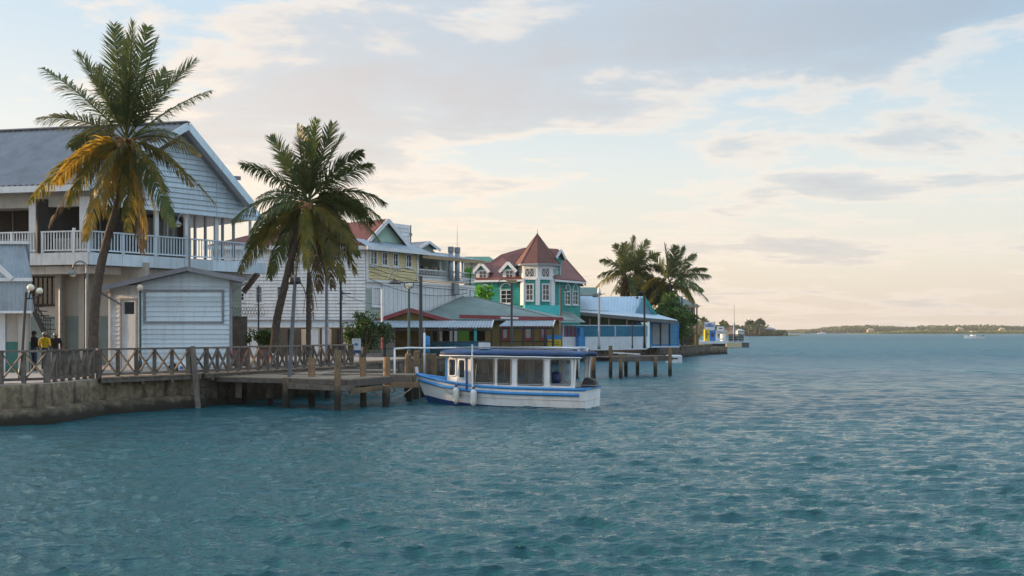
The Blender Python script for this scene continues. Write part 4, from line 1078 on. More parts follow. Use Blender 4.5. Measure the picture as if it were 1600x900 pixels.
    MB().tube([ap - Z * .1, ap + Z * .15, ap + Z * .5], [.07, .04, .015], 6).build('finial', m_grmetal, t)
    m = MB(); fw = Wall(WG(820, 94.0, 0), WG(877, 94.4, 0)); fw.slab(m, 0, fw.L, zz(494), zz(477.2), (), .9, .0); m.build('turquoise_parapet', m_turq, t)
    # grey porch roof at its foot
    MB().corr(W(862, 503.5, 92), W(916, 503.5, 94), W(893, 487, 95.5), W(878, 487, 95.0), .3, .02).build('porch_roof', m_greenroof, t)
teal_house()
# ------------------------------------------------------------------ market pavilion with green roof
def pavilion():
    D = 66.0; z = lambda py, d=D: EYE + (HOR - py) / FPX * d
    t = thing('market_pavilion', 'ochre board market pavilion with hipped green roof and maroon fascias', 'pavilion', WG(720, 70, G))
    w = Wall(WG(588, 68, 0), WG(874, 71.5, 0))
    ops = [(w.s_at(673), w.s_at(758), G + .95, w.z_at(700, 514)), w.rect(786, 793, 528, 512), w.rect(821, 830, 528, 512), w.rect(846, 852, 528, 512)]
    m = MB(); w.slab(m, 0, w.L, G, w.z_at(700, 500), ops, .15, 0); m.build('wall', m_ochre, t)
    m = MB(); w.boards(G + .1, w.z_at(700, 501), .19, lambda q: (0, w.L), ops, mb=m, lap=.05); m.build('siding', m_ochre, t, kind='stuff')
    m = MB(); w.slab(m, 0, w.L, G, w.z_at(700, 500), (), .1, -2.5); m.build('back_wall', m_ochre, t)
    m = MB(); w.box(m, w.s_at(714), w.s_at(733), G + .95, w.z_at(720, 514), -.06, .0); m.build('green_panel', mat('green_panel', (.10, .24, .03), .7), t)
    for o in ops[1:]: window(w, *o, t, m_maroon, m_paleglass, 1, 1, .14, .06)
    for px in (688, 704, 711, 742): 
        s = w.s_at(px); m = MB(); w.box(m, s - .1, s + .1, G, w.z_at(700, 512), .035, .2); m.build('painted_post', m_turq if px > 735 else m_whitewarm, t)
    for i in range(46):
        s = w.s_at(674) + (w.s_at(758) - w.s_at(674)) * i / 45; piece('picket', m_bluerail, t, w.pt(s, G + .1, .25), w.pt(s, G + 1.0, .25), .07, .025, Vector((0, 1, 0)))
    piece('picket_rail', m_bluerail, t, w.pt(w.s_at(673), G + .85, .2), w.pt(w.s_at(759), G + .85, .2), .05, .08)
    # front gable
    ga = W(640, 483.5, 66.5); gl, gr = W(583, 503, 66.5), W(706, 502.5, 66.5)
    MB().prism([gl + Vector((.3, .3, -.2)), gr + Vector((-.3, .3, -.2)), ga + Vector((0, .3, -.15))], (0, .15, 0)).build('gable', m_ochre, t)
    bk = Vector((1.2, 6.5, 0))
    for e in (gl, gr):
        MB().add([e, ga, ga + bk, e + bk, e - Z * .08, ga - Z * .08, ga + bk - Z * .08, e + bk - Z * .08], [(0, 1, 2, 3), (7, 6, 5, 4), (0, 4, 5, 1), (1, 5, 6, 2), (2, 6, 7, 3), (3, 7, 4, 0)]).build('gable_roof', m_greenroof, t)
        piece('bargeboard', m_maroon, t, e + Vector((0, -.03, -.02)), ga + Vector((0, -.03, -.02)), .06, .28)
    # hipped green roof
    r0, r1 = W(724, 463.5, 74), W(741, 463.5, 74.5); e0, e1 = W(646, 498, 68), W(879, 499.5, 71); e2, e3 = WG(900, 80, 4.0), WG(640, 80, 4.0)
    for f in ([e0, e1, r1, r0], [e1, e2, r1], [e3, e0, r0], [e2, e3, r0, r1]): MB().prism(f, (0, 0, -.08)).build('roof', m_greenroof, t)
    for r_, e in ((r0, e0), (r1, e1)): MB().bar(r_, e, .16, .07).build('hip_roll', m_greenroof, t)
    a, b = W(718, 494.5, 66.8), W(880, 498.5, 70); piece('fascia', m_maroon, t, a, b, .06, .26)
    c0, c1 = W(782, 496.6, 68.1), W(826, 497.6, 69.0); piece('fascia_lettering_board', m_whitetrim, t, c0 - Vector((0, .1, 0)), c1 - Vector((0, .1, 0)), .04, .13)
    # lean-to canopies are things of their own, standing in front
    def canopy(label, x0, x1, ye, yr, D0, D1, posts, xr=None):
        q = thing('sheet_canopy', label, 'canopy', WG((x0 + x1) / 2, D0, G), 'sheet metal canopies before the pavilion')
        a, b = W(x0, ye, D0), W(x1, ye, D0); a2, b2 = W(x0 + (xr or 22), yr, D1), W(x1 + 3, yr, D1)
        MB().corr(a, b, b2, a2, .2, .028).build('roof', m_corrblue, q)
        piece('front_beam', m_dkmetal, q, a + Vector((.3, .1, -.16)), b + Vector((-.1, .1, -.16)), .09, .13)
        for px in posts: piece('post', m_dkmetal, q, WG(px, D0 + .15, G), WG(px, D0 + .15, a.z - .1), .16 if px in (570, 601, 864) else .11, .14, Vector((0, 1, 0)))
        piece('side_rafter', m_whitetrim, q, b, b2, .06, .12)
        for h_ in (.55, 1.0): piece('rail', m_dkmetal, q, WG(posts[0], D0 + .15, G + h_), WG(posts[-1], D0 + .15, G + h_), .05, .06)
    canopy('long blue-grey corrugated canopy over the ochre wall', 557, 768, 511.5, 501, 63.5, 66.4, (570, 601, 684, 768))
    canopy('short blue-grey corrugated canopy beside the yellow banner', 778, 864, 509.5, 501, 66.2, 69.0, (782, 800, 817, 833, 851, 864), 12)
    # yellow banner with dark lettering marks
    bt = thing('yellow_banner', 'yellow banner with rows of dark lettering on the fence by the short canopy', 'banner', WG(866, 70, G))
    p, q_ = WG(855.5, 70.4, 0), WG(877, 70.4, 0); bw = Wall(p, q_); zb0, zb1 = z(541, 70.4), z(530.5, 70.4)
    m = MB(); bw.slab(m, 0, bw.L, zb0, zb1, (), .03, 0); m.build('cloth', m_signyellow, bt)
    m = MB(); rr = random.Random(2)
    for row in range(2):
        s = .08
        while s < bw.L - .1:
            h_ = .12 if row == 0 else .07; y0 = zb0 + (.25 if row == 0 else .10); wd = rr.uniform(.04, .09)
            if rr.random() > .15: bw.box(m, s, s + .025, y0, y0 + h_, 0, .012); bw.box(m, s + .026, s + wd, y0 + (h_ - .03 if rr.random() > .5 else 0), y0 + (h_ if rr.random() > .5 else .03), .0, .0115)
            s += wd + .03
    m.build('lettering', m_signdark, bt)
    m = MB(); bw.box(m, -.05, bw.L + .05, zb1 + .002, zb1 + .32, -.05, -.01); m.build('blue_strip', m_blue, bt)
    m = MB(); bw.box(m, -.08, -.0, G, zb1 + .3, -.1, -.02); bw.box(m, bw.L, bw.L + .08, G, zb1 + .3, -.1, -.02); m.build('post', m_dkmetal, bt)
pavilion()
# blue cool box on a white post in front of the pavilion
tb = thing('blue_water_drum', 'upright blue plastic drum in front of the ochre pavilion wall', 'drum', WG(667, 60, G))
pb = WG(667, 60, G); MB().lathe([(.17, 0), (.2, .05), (.2, .5), (.215, .53), (.2, .56), (.2, 1.0), (.17, 1.05)], pb + Z * .35, 16).build('body', m_blue, tb, True)
MB().lathe([(.08, 0), (.08, .06)], pb + Z * 1.4, 10).build('lid', m_blue, tb); MB().box(pb.x - .2, pb.x + .2, pb.y - .2, pb.y + .2, G, G + .35).build('plinth', m_timber, tb)
# ------------------------------------------------------------------ sign, wall, wire and planting behind the railing
sg = thing('info_sign', 'white sign board with a blue bird-like emblem at the railing end', 'sign', WG(557, 48.5, G))
sw = Wall(WG(550, 48.5, 0), WG(563.5, 48.5, 0)); z0, z1 = W(0, 547, 48.5).z, W(0, 529, 48.5).z
m = MB(); sw.slab(m, 0, sw.L, z0, z1, (), .05, 0); m.build('board', m_signwhite, sg)
m = MB(); c = sw.L / 2
m.prism([sw.pt(c + x * .01, z0 + .22 + y * .01, .003) for x, y in ((-12, 4), (-6, 9), (-7, 16), (-1, 12), (3, 17), (4, 11), (12, 12), (8, 6), (12, 1), (3, 3), (-1, -5), (-3, 2))], sw.n * .006); m.build('emblem', m_signblue, sg)
m = MB(); sw.box(m, .1, .16, z1 - .1, z1 - .06, .002, .01); sw.box(m, .28, .34, z1 - .1, z1 - .06, .002, .01); m.build('small_marks', m_signdark, sg)
m = MB(); sw.box(m, 0.002, sw.L - .002, z0 - .16, z0 - .003, -.05, 0); m.build('blue_foot', m_navy, sg)
for s in (.05, sw.L - .05): m = MB(); sw.box(m, s - .03, s + .03, G, z0 - .16, -.05, -.01); m.build('leg', m_grmetal, sg)
wt = thing('dark_block_wall', 'dark stained block wall topped with coiled razor wire beside the hut', 'wall', WG(374, 47, G))
ww = Wall(WG(358, 47, 0), WG(386.5, 47.6, 0)); m = MB(); ww.slab(m, 0, ww.L, G, W(0, 494, 47).z, (), .2, 0); m.build('wall', mat('dark_block', (.10, .088, .075), .9, .35, 3, .4, 12), wt)
m = MB(); pts = []
for i in range(130):
    a = i * .62; s = i / 130 * 1.9; pts.append(ww.pt(s - .05, W(0, 487, 47).z + .22 * math.cos(a) + .03 * math.sin(i), .2 * math.sin(a)))
m.tube(pts, .011, 4); m.build('razor_wire', m_dkmetal, wt)
def leaf_cloud(mb, c, rx, ry, rz, n, size, rng, clumps=26):
    cl = []
    for _ in range(clumps):
        d = Vector((rng.gauss(0, 1), rng.gauss(0, 1), rng.gauss(0, 1))).normalized() * rng.uniform(.35, 1.0)
        cl.append((Vector((d.x * rx, d.y * ry, d.z * rz)), rng.uniform(.22, .42)))
    for i in range(n):
        q, k = cl[rng.randrange(clumps)]
        d = Vector((rng.gauss(0, 1), rng.gauss(0, 1), rng.gauss(0, 1))).normalized() * (rng.random() ** .4) * k
        p = Vector(c) + q + Vector((d.x * rx, d.y * ry, d.z * rz))
        nrm = (Vector((rng.gauss(0, 1), rng.gauss(0, 1), rng.gauss(0, 1) + .8)) + d * 2).normalized()
        u = nrm.orthogonal().normalized(); v = nrm.cross(u); a = rng.uniform(0, 6.28); u, v = u * math.cos(a) + v * math.sin(a), v * math.cos(a) - u * math.sin(a)
        s = size * rng.uniform(.6, 1.3); n0 = len(mb.v)
        mb.v += [p - u * s, p - v * s * .38 + nrm * s * .08, p + u * s, p + v * s * .38 + nrm * s * .08]; mb.f.append((n0, n0 + 1, n0 + 2, n0 + 3))
def bush(name, label, px, py, D, rx, rz, n, size, m, cat='bush', seed=1, base=G, trunk=True):
    rng = random.Random(seed); c = W(px, py, D); t = thing(name, label, cat, (c.x, c.y, base))
    mb = MB(); leaf_cloud(mb, c, rx, rx * .8, rz, n, size, rng); mb.build('crown', m, t)
    st = MB()
    for i in range(5):
        e = c + Vector((rng.uniform(-.6, .6) * rx, rng.uniform(-.4, .4) * rx, rng.uniform(-.1, .5) * rz)); st.tube([(c.x + rng.uniform(-.1, .1), c.y, base), ((c.x + e.x) / 2, c.y, (base + e.z) / 2 + .1), e], [.06, .045, .015], 6)
    st.build('trunk', m_bark, t)
    return t
bush('leafy_bush', 'rounded dark green bush beside the long canopy', 567, 517, 56, 1.5, 1.25, 2600, .13, m_leaf, seed=4)
bush('leafy_shrub', 'low bright green shrub at the foot of the second palm', 411, 527, 47, .75, .55, 900, .11, m_leafbright, seed=5)
# red plastic chairs seen between the braces
def chair(label, px, D, rz):
    p = WG(px, D, G); M = Matrix.Translation(p) @ Matrix.Rotation(rz, 4, 'Z'); t = thing('plastic_chair', label, 'chair', p, 'red chairs behind the long railing')
    b = MB(M); b.box(-.22, .22, -.22, .22, .40, .44); b.build('seat', m_red, t)
    b = MB(M); b.hexa([(-.22, .19, .44), (.22, .19, .44), (.22, .23, .44), (-.22, .23, .44)], [(-.2, .30, .86), (.2, .30, .86), (.2, .33, .86), (-.2, .33, .86)]); b.build('backrest', m_red, t)
    for x in (-.19, .19):
        for y in (-.19, .19): b = MB(M); b.bar((x, y, 0), (x * .95, y * .95, .40), .04, .04); b.build('leg', m_red, t)
for px, D, r_, l in ((366, 43.6, .4, 'red plastic chair nearest the white hut, behind the railing'), (377, 44.2, -.6, 'second red plastic chair from the hut, behind the railing'), (412, 45.2, .2, 'red plastic chair left of the palm trunk behind the railing'), (424, 45.8, 2.6, 'red plastic chair right at the palm trunk behind the railing')): chair(l, px, D, r_)
bag = thing('white_sack', 'white plastic sack with blue print left on the boardwalk behind the railing', 'sack', WG(286, 39.6, G + .06))
pb = WG(286, 39.6, G + .06); MB().lathe([(.10, 0), (.19, .06), (.20, .2), (.15, .34), (.05, .40), (.07, .46)], pb, 12).build('body', m_signwhite, bag, True)
MB().box(pb.x - .07, pb.x + .07, pb.y - .205, pb.y - .19, pb.z + .1, pb.z + .22).build('print', m_signblue, bag)
bg_ = thing('black_bag', 'slumped black bag lying beside the white sack on the boardwalk', 'bag', WG(271, 40, G + .06)); pb = WG(271, 40, G + .06)
MB().lathe([(.22, 0), (.27, .08), (.2, .22), (.06, .3), (.08, .34)], pb, 12).build('body', m_black, bg_, True)
# ------------------------------------------------------------------ poles along the middle of the shore
def pole(label, px, D, ytop, r=.06, m=m_dkmetal, dxp=0, base=None, cross=None, name='pole', cat='pole'):
    base = G if base is None else base; a = WG(px + dxp, D, base); b = W(px, ytop, D); t = thing(name, label, cat, a)
    MB().tube([a, a.lerp(b, .1), a.lerp(b, .101), b], [r * 1.35, r * 1.3, r, r * .85], 10).build('shaft', m, t, True)
    return t, b
t, b = pole('thin black pole just right of the hut', 404, 48, 446, .045)
t, b = pole('leaning grey steel pole with a clustered lamp head rising from the dock', 461, 38.4, 440, .085, m_dksteel, -11, .2, cat='lamp pole')
for dx_ in (-.14, .12): MB().lathe([(.05, 0), (.12, .08), (.09, .25), (.03, .3)], b + Vector((dx_, 0, -.1)), 10).build('lamp_head', m_dkmetal, t)
MB().bar(b + Vector((-.2, 0, -.1)), b + Vector((.25, 0, -.06)), .06, .06).build('crossbar', m_dkmetal, t); MB().tube([b + Vector((.2, 0, -.05)), b + Vector((.35, 0, -.25)), b + Vector((.42, 0, -.5))], .02, 6).build('bracket', m_dkmetal, t)
t, b = pole('pale grey steel pole left of the black lamp pole', 510.5, 47.5, 428, .09, m_grmetal); MB().lathe([(.1, 0), (.12, .1), (.05, .18)], b, 10).build('cap', m_grmetal, t); MB().bar(b + Vector((0, 0, -.1)), b + Vector((.35, 0, -.12)), .06, .08).build('arm', m_grmetal, t)
t, b = pole('black lamp pole with a side bracket and cable before the bush', 532.5, 47.5, 440, .065)
MB().bar(b + Vector((0, 0, -.55)), b + Vector((.5, 0, -.6)), .05, .05).build('bracket', m_dkmetal, t); MB().ball(b, .1, 10).build('cap', m_dkmetal, t)
cab = MB()
def cable(name, label, a, b_, sag, r=.014):
    pts = [Vector(a).lerp(Vector(b_), i / 14) - Z * (sag * 4 * (i / 14) * (1 - i / 14)) for i in range(15)]
    tag(MB().tube(pts, r, 5).build(name, m_dkmetal), label, 'cable', 'overhead cables')
cable('overhead_cable', 'dark cable sagging from the black lamp pole towards the yellow wall', W(534, 458, 47.5), W(600, 475, 64), .2)
wy = Wall(WG(572, 66, 0), WG(741, 75.5, 0))
for i, (y0, y1, sg_) in enumerate(((413, 432, .25), (417, 440, .5), (424, 452, .4), (436, 458, .6))): cable('overhead_cable', 'dark wire strung across the yellow wall, %s of four' % ('topmost', 'second', 'third', 'lowest')[i], wy.pt(.1, wy.z_at(574, y0), .25), wy.pt(wy.s_at(725), wy.z_at(725, y1), .35), sg_, .02)
t = thing('double_lamp', 'green-grey lamp post with arched top and glass bowl in front of the gable', 'street lamp', WG(639, 60, G)); a = WG(639, 60, G); b = W(639, 452, 60)
MB().tube([a, a + Z * .5, a + Z * .52, b], [.13, .12, .085, .07], 10).build('pole', m_greenpost, t, True); MB().lathe([(.05, 0), (.2, .15), (.24, .32), (.1, .36)], b, 12).build('bowl', m_globe, t, True)
for s in (-1, 1): MB().tube([b + Vector((0, 0, .02)), b + Vector((s * .26, 0, .12)), b + Vector((s * .3, 0, .42))], .025, 6).build('bracket', m_dkmetal, t, True)
t, b = pole('tall black pole with an arched twin lamp in front of the maroon gable', 657.5, 60, 431, .12, cat='lamp pole')
pts = [b + Vector((-.1 + -.95 * (1 - math.cos(math.pi * i / 10)) , 0, -.25 + math.sin(math.pi * i / 10) * .75)) for i in range(11)]
MB().tube(pts, .035, 6).build('arch', m_grmetal, t, True); MB().lathe([(.03, 0), (.08, -.1), (.42, -.32), (.40, -.36), (.02, -.36)], pts[-1] + Vector((.35, 0, .1)), 14).build('lamp_shade', m_dkmetal, t)
MB().bar(b + Vector((-1.5, 0, -.42)), b + Vector((.1, 0, -.42)), .05, .05).build('crossbar', m_dkmetal, t)
t, b = pole('tall black lamp pole rising through the short canopy', 799.5, 65, 443, .085, cat='lamp pole'); MB().tube([b, b + Vector((-.5, 0, .3)), b + Vector((-.85, 0, .2)), b + Vector((-.9, 0, -.1))], .03, 6).build('crook', m_dkmetal, t, True); MB().box(b.x - .3, b.x + .35, b.y - .05, b.y + .05, b.z + .02, b.z + .25).build('sign_plate', m_amber, t)
t, b = pole('pale lamp pole standing before the white and blue fence', 936, 92, 460, .11, m_grmetal, cat='lamp pole'); MB().lathe([(.05, 0), (.2, .2), (.1, .6), (.02, .7)], b, 10).build('lantern', m_whitetrim, t); MB().bar(b + Vector((-.6, 0, 0)), b + Vector((.6, 0, .05)), .05, .06).build('crossbar', m_dkmetal, t)
crook_lamp('black crook lamp in front of the blue gable', 1007, 98, 456, -1, .75, m_dkmetal, r=.1)
t, b = pole('thin dark pole by the white wall left of the blue kiosk', 988, 97, 505, .07)
t, b = pole('dark pole with small cross arm before the grey house', 1065.5, 112, 464, .10); MB().bar(b + Vector((-.4, 0, 0)), b + Vector((.5, 0, .1)), .06, .06).build('crossbar', m_dkmetal, t)
crook_lamp('iron bracket lamp hanging in front of the teal tower foot', 876, 88, 447, 1, .4, m_dkmetal, r=.06)
# ------------------------------------------------------------------ white wall with blue pickets, blue roofs
def blue_side():
    t = thing('blue_picket_fence', 'white plastered wall with blue picket fence on top along the quay', 'fence', WG(945, 100, G))
    w = Wall(WG(853, 92.5, 0), WG(1011, 101.5, 0))
    z0, z1 = w.z_at(940, 526), w.z_at(940, 508.5)
    m = MB(); w.slab(m, 0, w.L, G - .2, z0, (), .2, 0); m.build('wall', m_whitewall, t)
    piece('top_rail', m_bluemetal, t, w.pt(0, z1, 0), w.pt(w.L, z1, 0), .12, .1)
    n = 84
    for i in range(n + 1):
        s = w.L * i / n; piece('picket', m_bluerail if i > 24 else m_maroon if i % 3 else m_blue, t, w.pt(s, z0, 0), w.pt(s, z1 - .04, 0), .085, .03, Vector((0, 1, 0)))
    for px in (860, 880, 961, 1009):
        s = w.s_at(px); piece('post', m_bluemetal, t, w.pt(s, z0, .02), w.pt(s, z1, .02), .14, .14, Vector((0, 1, 0)))
    m = MB(); w.slab(m, w.s_at(878), w.L, z0 - .1, z1 - .15, (), .05, -.6); m.build('backing_panel', mat('blue_backing', (.014, .085, .14), .6), t)
    p = w.pt(w.s_at(905), 0, .25)
    m = MB(); w.box(m, w.s_at(899.5), w.s_at(909.5), G, w.z_at(905, 526), .002, .45); m.build('buttress', m_blue, t)
    m = MB(); s0, s1 = w.s_at(902), w.s_at(907.5); w.box(m, s0, s1, w.z_at(905, 526), w.z_at(905, 512), .002, .4); m.build('buttress_cap', m_blue, t)
    # building with sheet roofs
    b = thing('blue_roofed_building', 'low dark green building under pale blue corrugated roofs', 'building', WG(960, 106, G))
    D = 104; z = lambda py, d=D: EYE + (HOR - py) / FPX * d
    m = MB(); m.box(WG(880, D, 0).x, WG(1012, D + 1, 0).x, D + 1.0, D + 8, G, z(492, D)); m.build('wall', mat('dark_green_wall', (.012, .07, .055), .7), b)
    e0, e1 = W(893, 486.5, 100.5), W(1061, 501, 101.5); r0, r1 = W(903, 481, 108), W(1018, 488, 108)
    MB().corr(e0, e1, r1, r0, .3, .025).build('porch_roof', m_bluemetal, b)
    piece('porch_fascia', m_grayboard, b, W(896, 489, 100.4), W(1060, 504, 101.4), .08, .34)
    MB().corr(W(902, 484, 106), W(1004, 494, 106), W(1006, 463, 112), W(904, 464, 112), .35, .025).build('main_roof', m_bluemetal, b)
    MB().corr(W(880, 482, 103), W(952, 486, 105.5), W(925, 462.5, 111), W(880, 463, 111), .35, .025).build('side_roof', m_bluemetal, b)
    ap = W(1005.5, 463, 105.8); MB().prism([W(990, 494, 106), W(1024, 494, 106), ap], (0, .3, 0)).build('gable', mat('pale_blue_gable', (.16, .33, .42), .6), b)
    q = W(1026, 494, 105.6); bk = Vector((.4, 6, 0))
    MB().add([q, ap, ap + bk, q + bk], [(0, 1, 2, 3)]).build('gable_roof', m_bluemetal, b); piece('bargeboard', m_teal, b, q, ap, .1, .3)
    for px in (922, 952, 980): p = WG(px, 101.5, G); piece('porch_post', m_grayboard, b, p, WG(px, 101.5, z(498, 101.5)), .15, .15, Vector((0, 1, 0)))
    # blue kiosk with grey shutters
    k = thing('blue_kiosk', 'bright blue kiosk with tall grey shutters on the quay', 'kiosk', WG(1036, 103, G))
    w = Wall(WG(1013, 102.5, 0), WG(1060, 104, 0)); zt = w.z_at(1036, 503.5)
    m = MB(); w.slab(m, 0, w.L, G - .1, zt, (), 3.0, 0); m.build('wall', m_blue, k)
    for a, c, m_ in ((1019, 1030, m_shutter), (1033, 1044, m_shutter), (1047, 1058, m_blue)):
        s0, s1, za, zb = w.rect(a, c, 538, 506); m = MB()
        n = 26
        for i in range(n): 
            h0 = za + (zb - za) * i / n; w.box(m, s0, s1, h0 + .008, h0 + (zb - za) / n, .002, .05 + (.02 if i % 2 else 0))
        m.build('shutter', m_ if m_ is m_shutter else mat('blue_shutter', (.07, .27, .46), .5, metal=.1), k)
    for px in (1017.5, 1031.5, 1045.5, 1059.5): s = w.s_at(px); piece('frame_post', m_dkmetal if 1020 < px < 1050 else m_blue, k, w.pt(s, G, .06), w.pt(s, zt, .06), .13, .1, Vector((0, 1, 0)))
    m = MB(); w.box(m, -.02, w.s_at(1015.5), G, zt - .02, .003, .3); m.build('corner_pillar', m_blue, k)
    piece('plinth', m_whitewall, k, w.pt(0, G + .06, .12), w.pt(w.L, G + .06, .12), .2, .16)
    # grey house behind, with verandah
    h = thing('grey_house', 'weathered grey two-storey house half hidden by the green tree', 'house', WG(1062, 124, G))
    w = Wall(WG(1036, 122, 0), WG(1086, 126, 0)); za, zb = w.z_at(1075, 510), w.z_at(1075, 478)
    op = [w.rect(1070, 1081, 489.5, 478.5)]
    m = MB(); w.slab(m, 0, w.L, za, zb + .3, op, 3.0, 0); m.build('upper_wall', m_shutter, h); window(w, *op[0], h, m_whitetrim, m_paleglass, 3, 1, .1)
    m = MB(); w.slab(m, 0, w.L - 1.2, G, za, (), 2.5, -.3); m.build('lower_wall', m_grayboard, h)
    m = MB(); w.boards(za, za + .9, .22, lambda q_: (0, w.L), mb=m); m.build('siding', m_grayboard, h, kind='stuff')
    for px in (1079, 1086.5): s = w.s_at(px); piece('verandah_post', m_maroon, h, w.pt(s, G, .25), w.pt(s, zb + .3, .25), .16, .16, Vector((0, 1, 0)))
    e0, e1 = W(1028, 477, 120), W(1092, 477, 125.5); r0, r1 = W(1042, 462, 126), W(1060, 463, 128)
    MB().corr(e0, e1, r1, r0, .3, .02).build('roof', m_greenroof, h); MB().corr(e1, e1 + Vector((2, 8, 0)), r1 + Vector((.2, 1, 0)), r1, .3, .02).build('roof', m_greenroof, h)
    MB().corr(W(1024, 474, 126), W(1050, 474, 127), W(1046, 460, 131), W(1030, 460, 131), .3, .02).build('rear_roof', m_redroof, h)
    piece('eave_board', m_amber, h, e0 - Z * .15, e1 - Z * .15, .1, .3)
    g = thing('dark_garden_gate', 'dark iron gate and clutter at the foot of the grey house', 'gate', WG(1078, 117, G)); gw = Wall(WG(1068, 116, 0), WG(1085, 118, 0))
    for i in range(9): s = gw.L * i / 8; piece('bar', m_dkmetal, g, gw.pt(s, G), gw.pt(s, G + 1.55 + .1 * (i % 2)), .09, .06, Vector((0, 1, 0)))
    for zq in (.3, 1.2): piece('crossbar', m_dkmetal, g, gw.pt(0, G + zq), gw.pt(gw.L, G + zq), .06, .1)
    o = MB(); o.box(*(sorted((WG(1086.5, 118, 0).x, WG(1092, 118, 0).x))), 118, 119, G, W(0, 521.5, 118).z); tag(o.build('gate_pillar', m_ochre, None, bevel=.02), 'short ochre gate pillar at the quay end', 'pillar')
blue_side()
bush('green_tree', 'bright green leafy tree between the blue kiosk and the grey house', 1043, 498, 112, 3.3, 2.4, 4600, .27, m_leafbright, 'tree', 8)
bush('dark_tree', 'dark green tree below the far pair of palms', 1010, 456, 122, 3.8, 2.2, 3600, .3, m_leaf, 'tree', 9)
bush('low_bush', 'dark low bush behind the iron gate', 1076, 526, 120, 1.3, 1.1, 900, .2, m_leaf, 'bush', 10)
bush('lime_bush', 'vivid lime green creeper on the left corner of the teal house', 757, 459, 93, 1.1, .8, 900, .18, m_lime, 'plant', 11)
bush('lime_plant', 'vivid lime green plant on the upper porch beside the teal house', 731.5, 428, 75, .38, .55, 320, .12, m_lime, 'plant', 12)
# ------------------------------------------------------------------ small pier on the right
def pier():
    t = thing('small_pier', 'bare timber pier on dark piles right of the covered boat', 'pier', WG(1000, 63, 0)); rng = random.Random(4)
    dz = 1.32
    w = Wall(WG(955, 62.5, 0), WG(1050, 65.5, 0)); 
    for i in range(5): piece('deck_plank', m_timber, t, w.pt(rng.uniform(-.1, .1), dz, -.18 - i * .36), w.pt(w.L + rng.uniform(-.1, .1), dz, -.18 - i * .36), .33, .07)
    for d in (0, -1.8): piece('stringer', m_timber, t, w.pt(0, dz - .17, d), w.pt(w.L, dz - .17, d), .14, .26)
    for px, D, ytop in ((954, 63.0, 540), (970, 61.5, 553), (978, 64.8, 553), (996, 66.5, 556), (1024, 64.2, 556), (1047, 64.8, 543)):
        a = WG(px, D, -1.2); b_ = W(px, ytop, D); post('pile', m_pile, t, a, b_, .125)
    piece('bench_rail', m_whitewarm, t, W(958, 551, 70), W(1000, 553.5, 70), .3, .1)
pier()
for px, D, yt, lab in ((919, 60, 546, 'dark mooring pile just right of the boat motor, taller of two'), (927, 60.5, 549, 'shorter dark mooring pile right of the boat motor'), (897, 62, 549, 'dark mooring pile seen behind the boat stern window'), (902, 61.5, 548, 'slim mooring pile beside the boat stern post')):
    p = WG(px, D, 0); zt = W(px, yt, D).z; tag(MB().tube([(p.x, p.y, -1.2), (p.x, p.y, zt - .06), (p.x, p.y, zt)], [.16, .15, .12], 12).build('mooring_pile', m_pile), lab, 'pile', 'mooring piles beyond the stern')
p = WG(1055, 92, 0); tw = thing('white_tub', 'white plastic tub afloat at the end of the pier', 'tub', p); MB().box(p.x - .9, p.x + .6, p.y - .5, p.y + .5, -.1, .75).build('body', m_whitewall, tw, bevel=.12); MB().box(p.x - .4, p.x + .15, p.y - .512, p.y - .5, .35, .5).build('mark', m_signdark, tw)
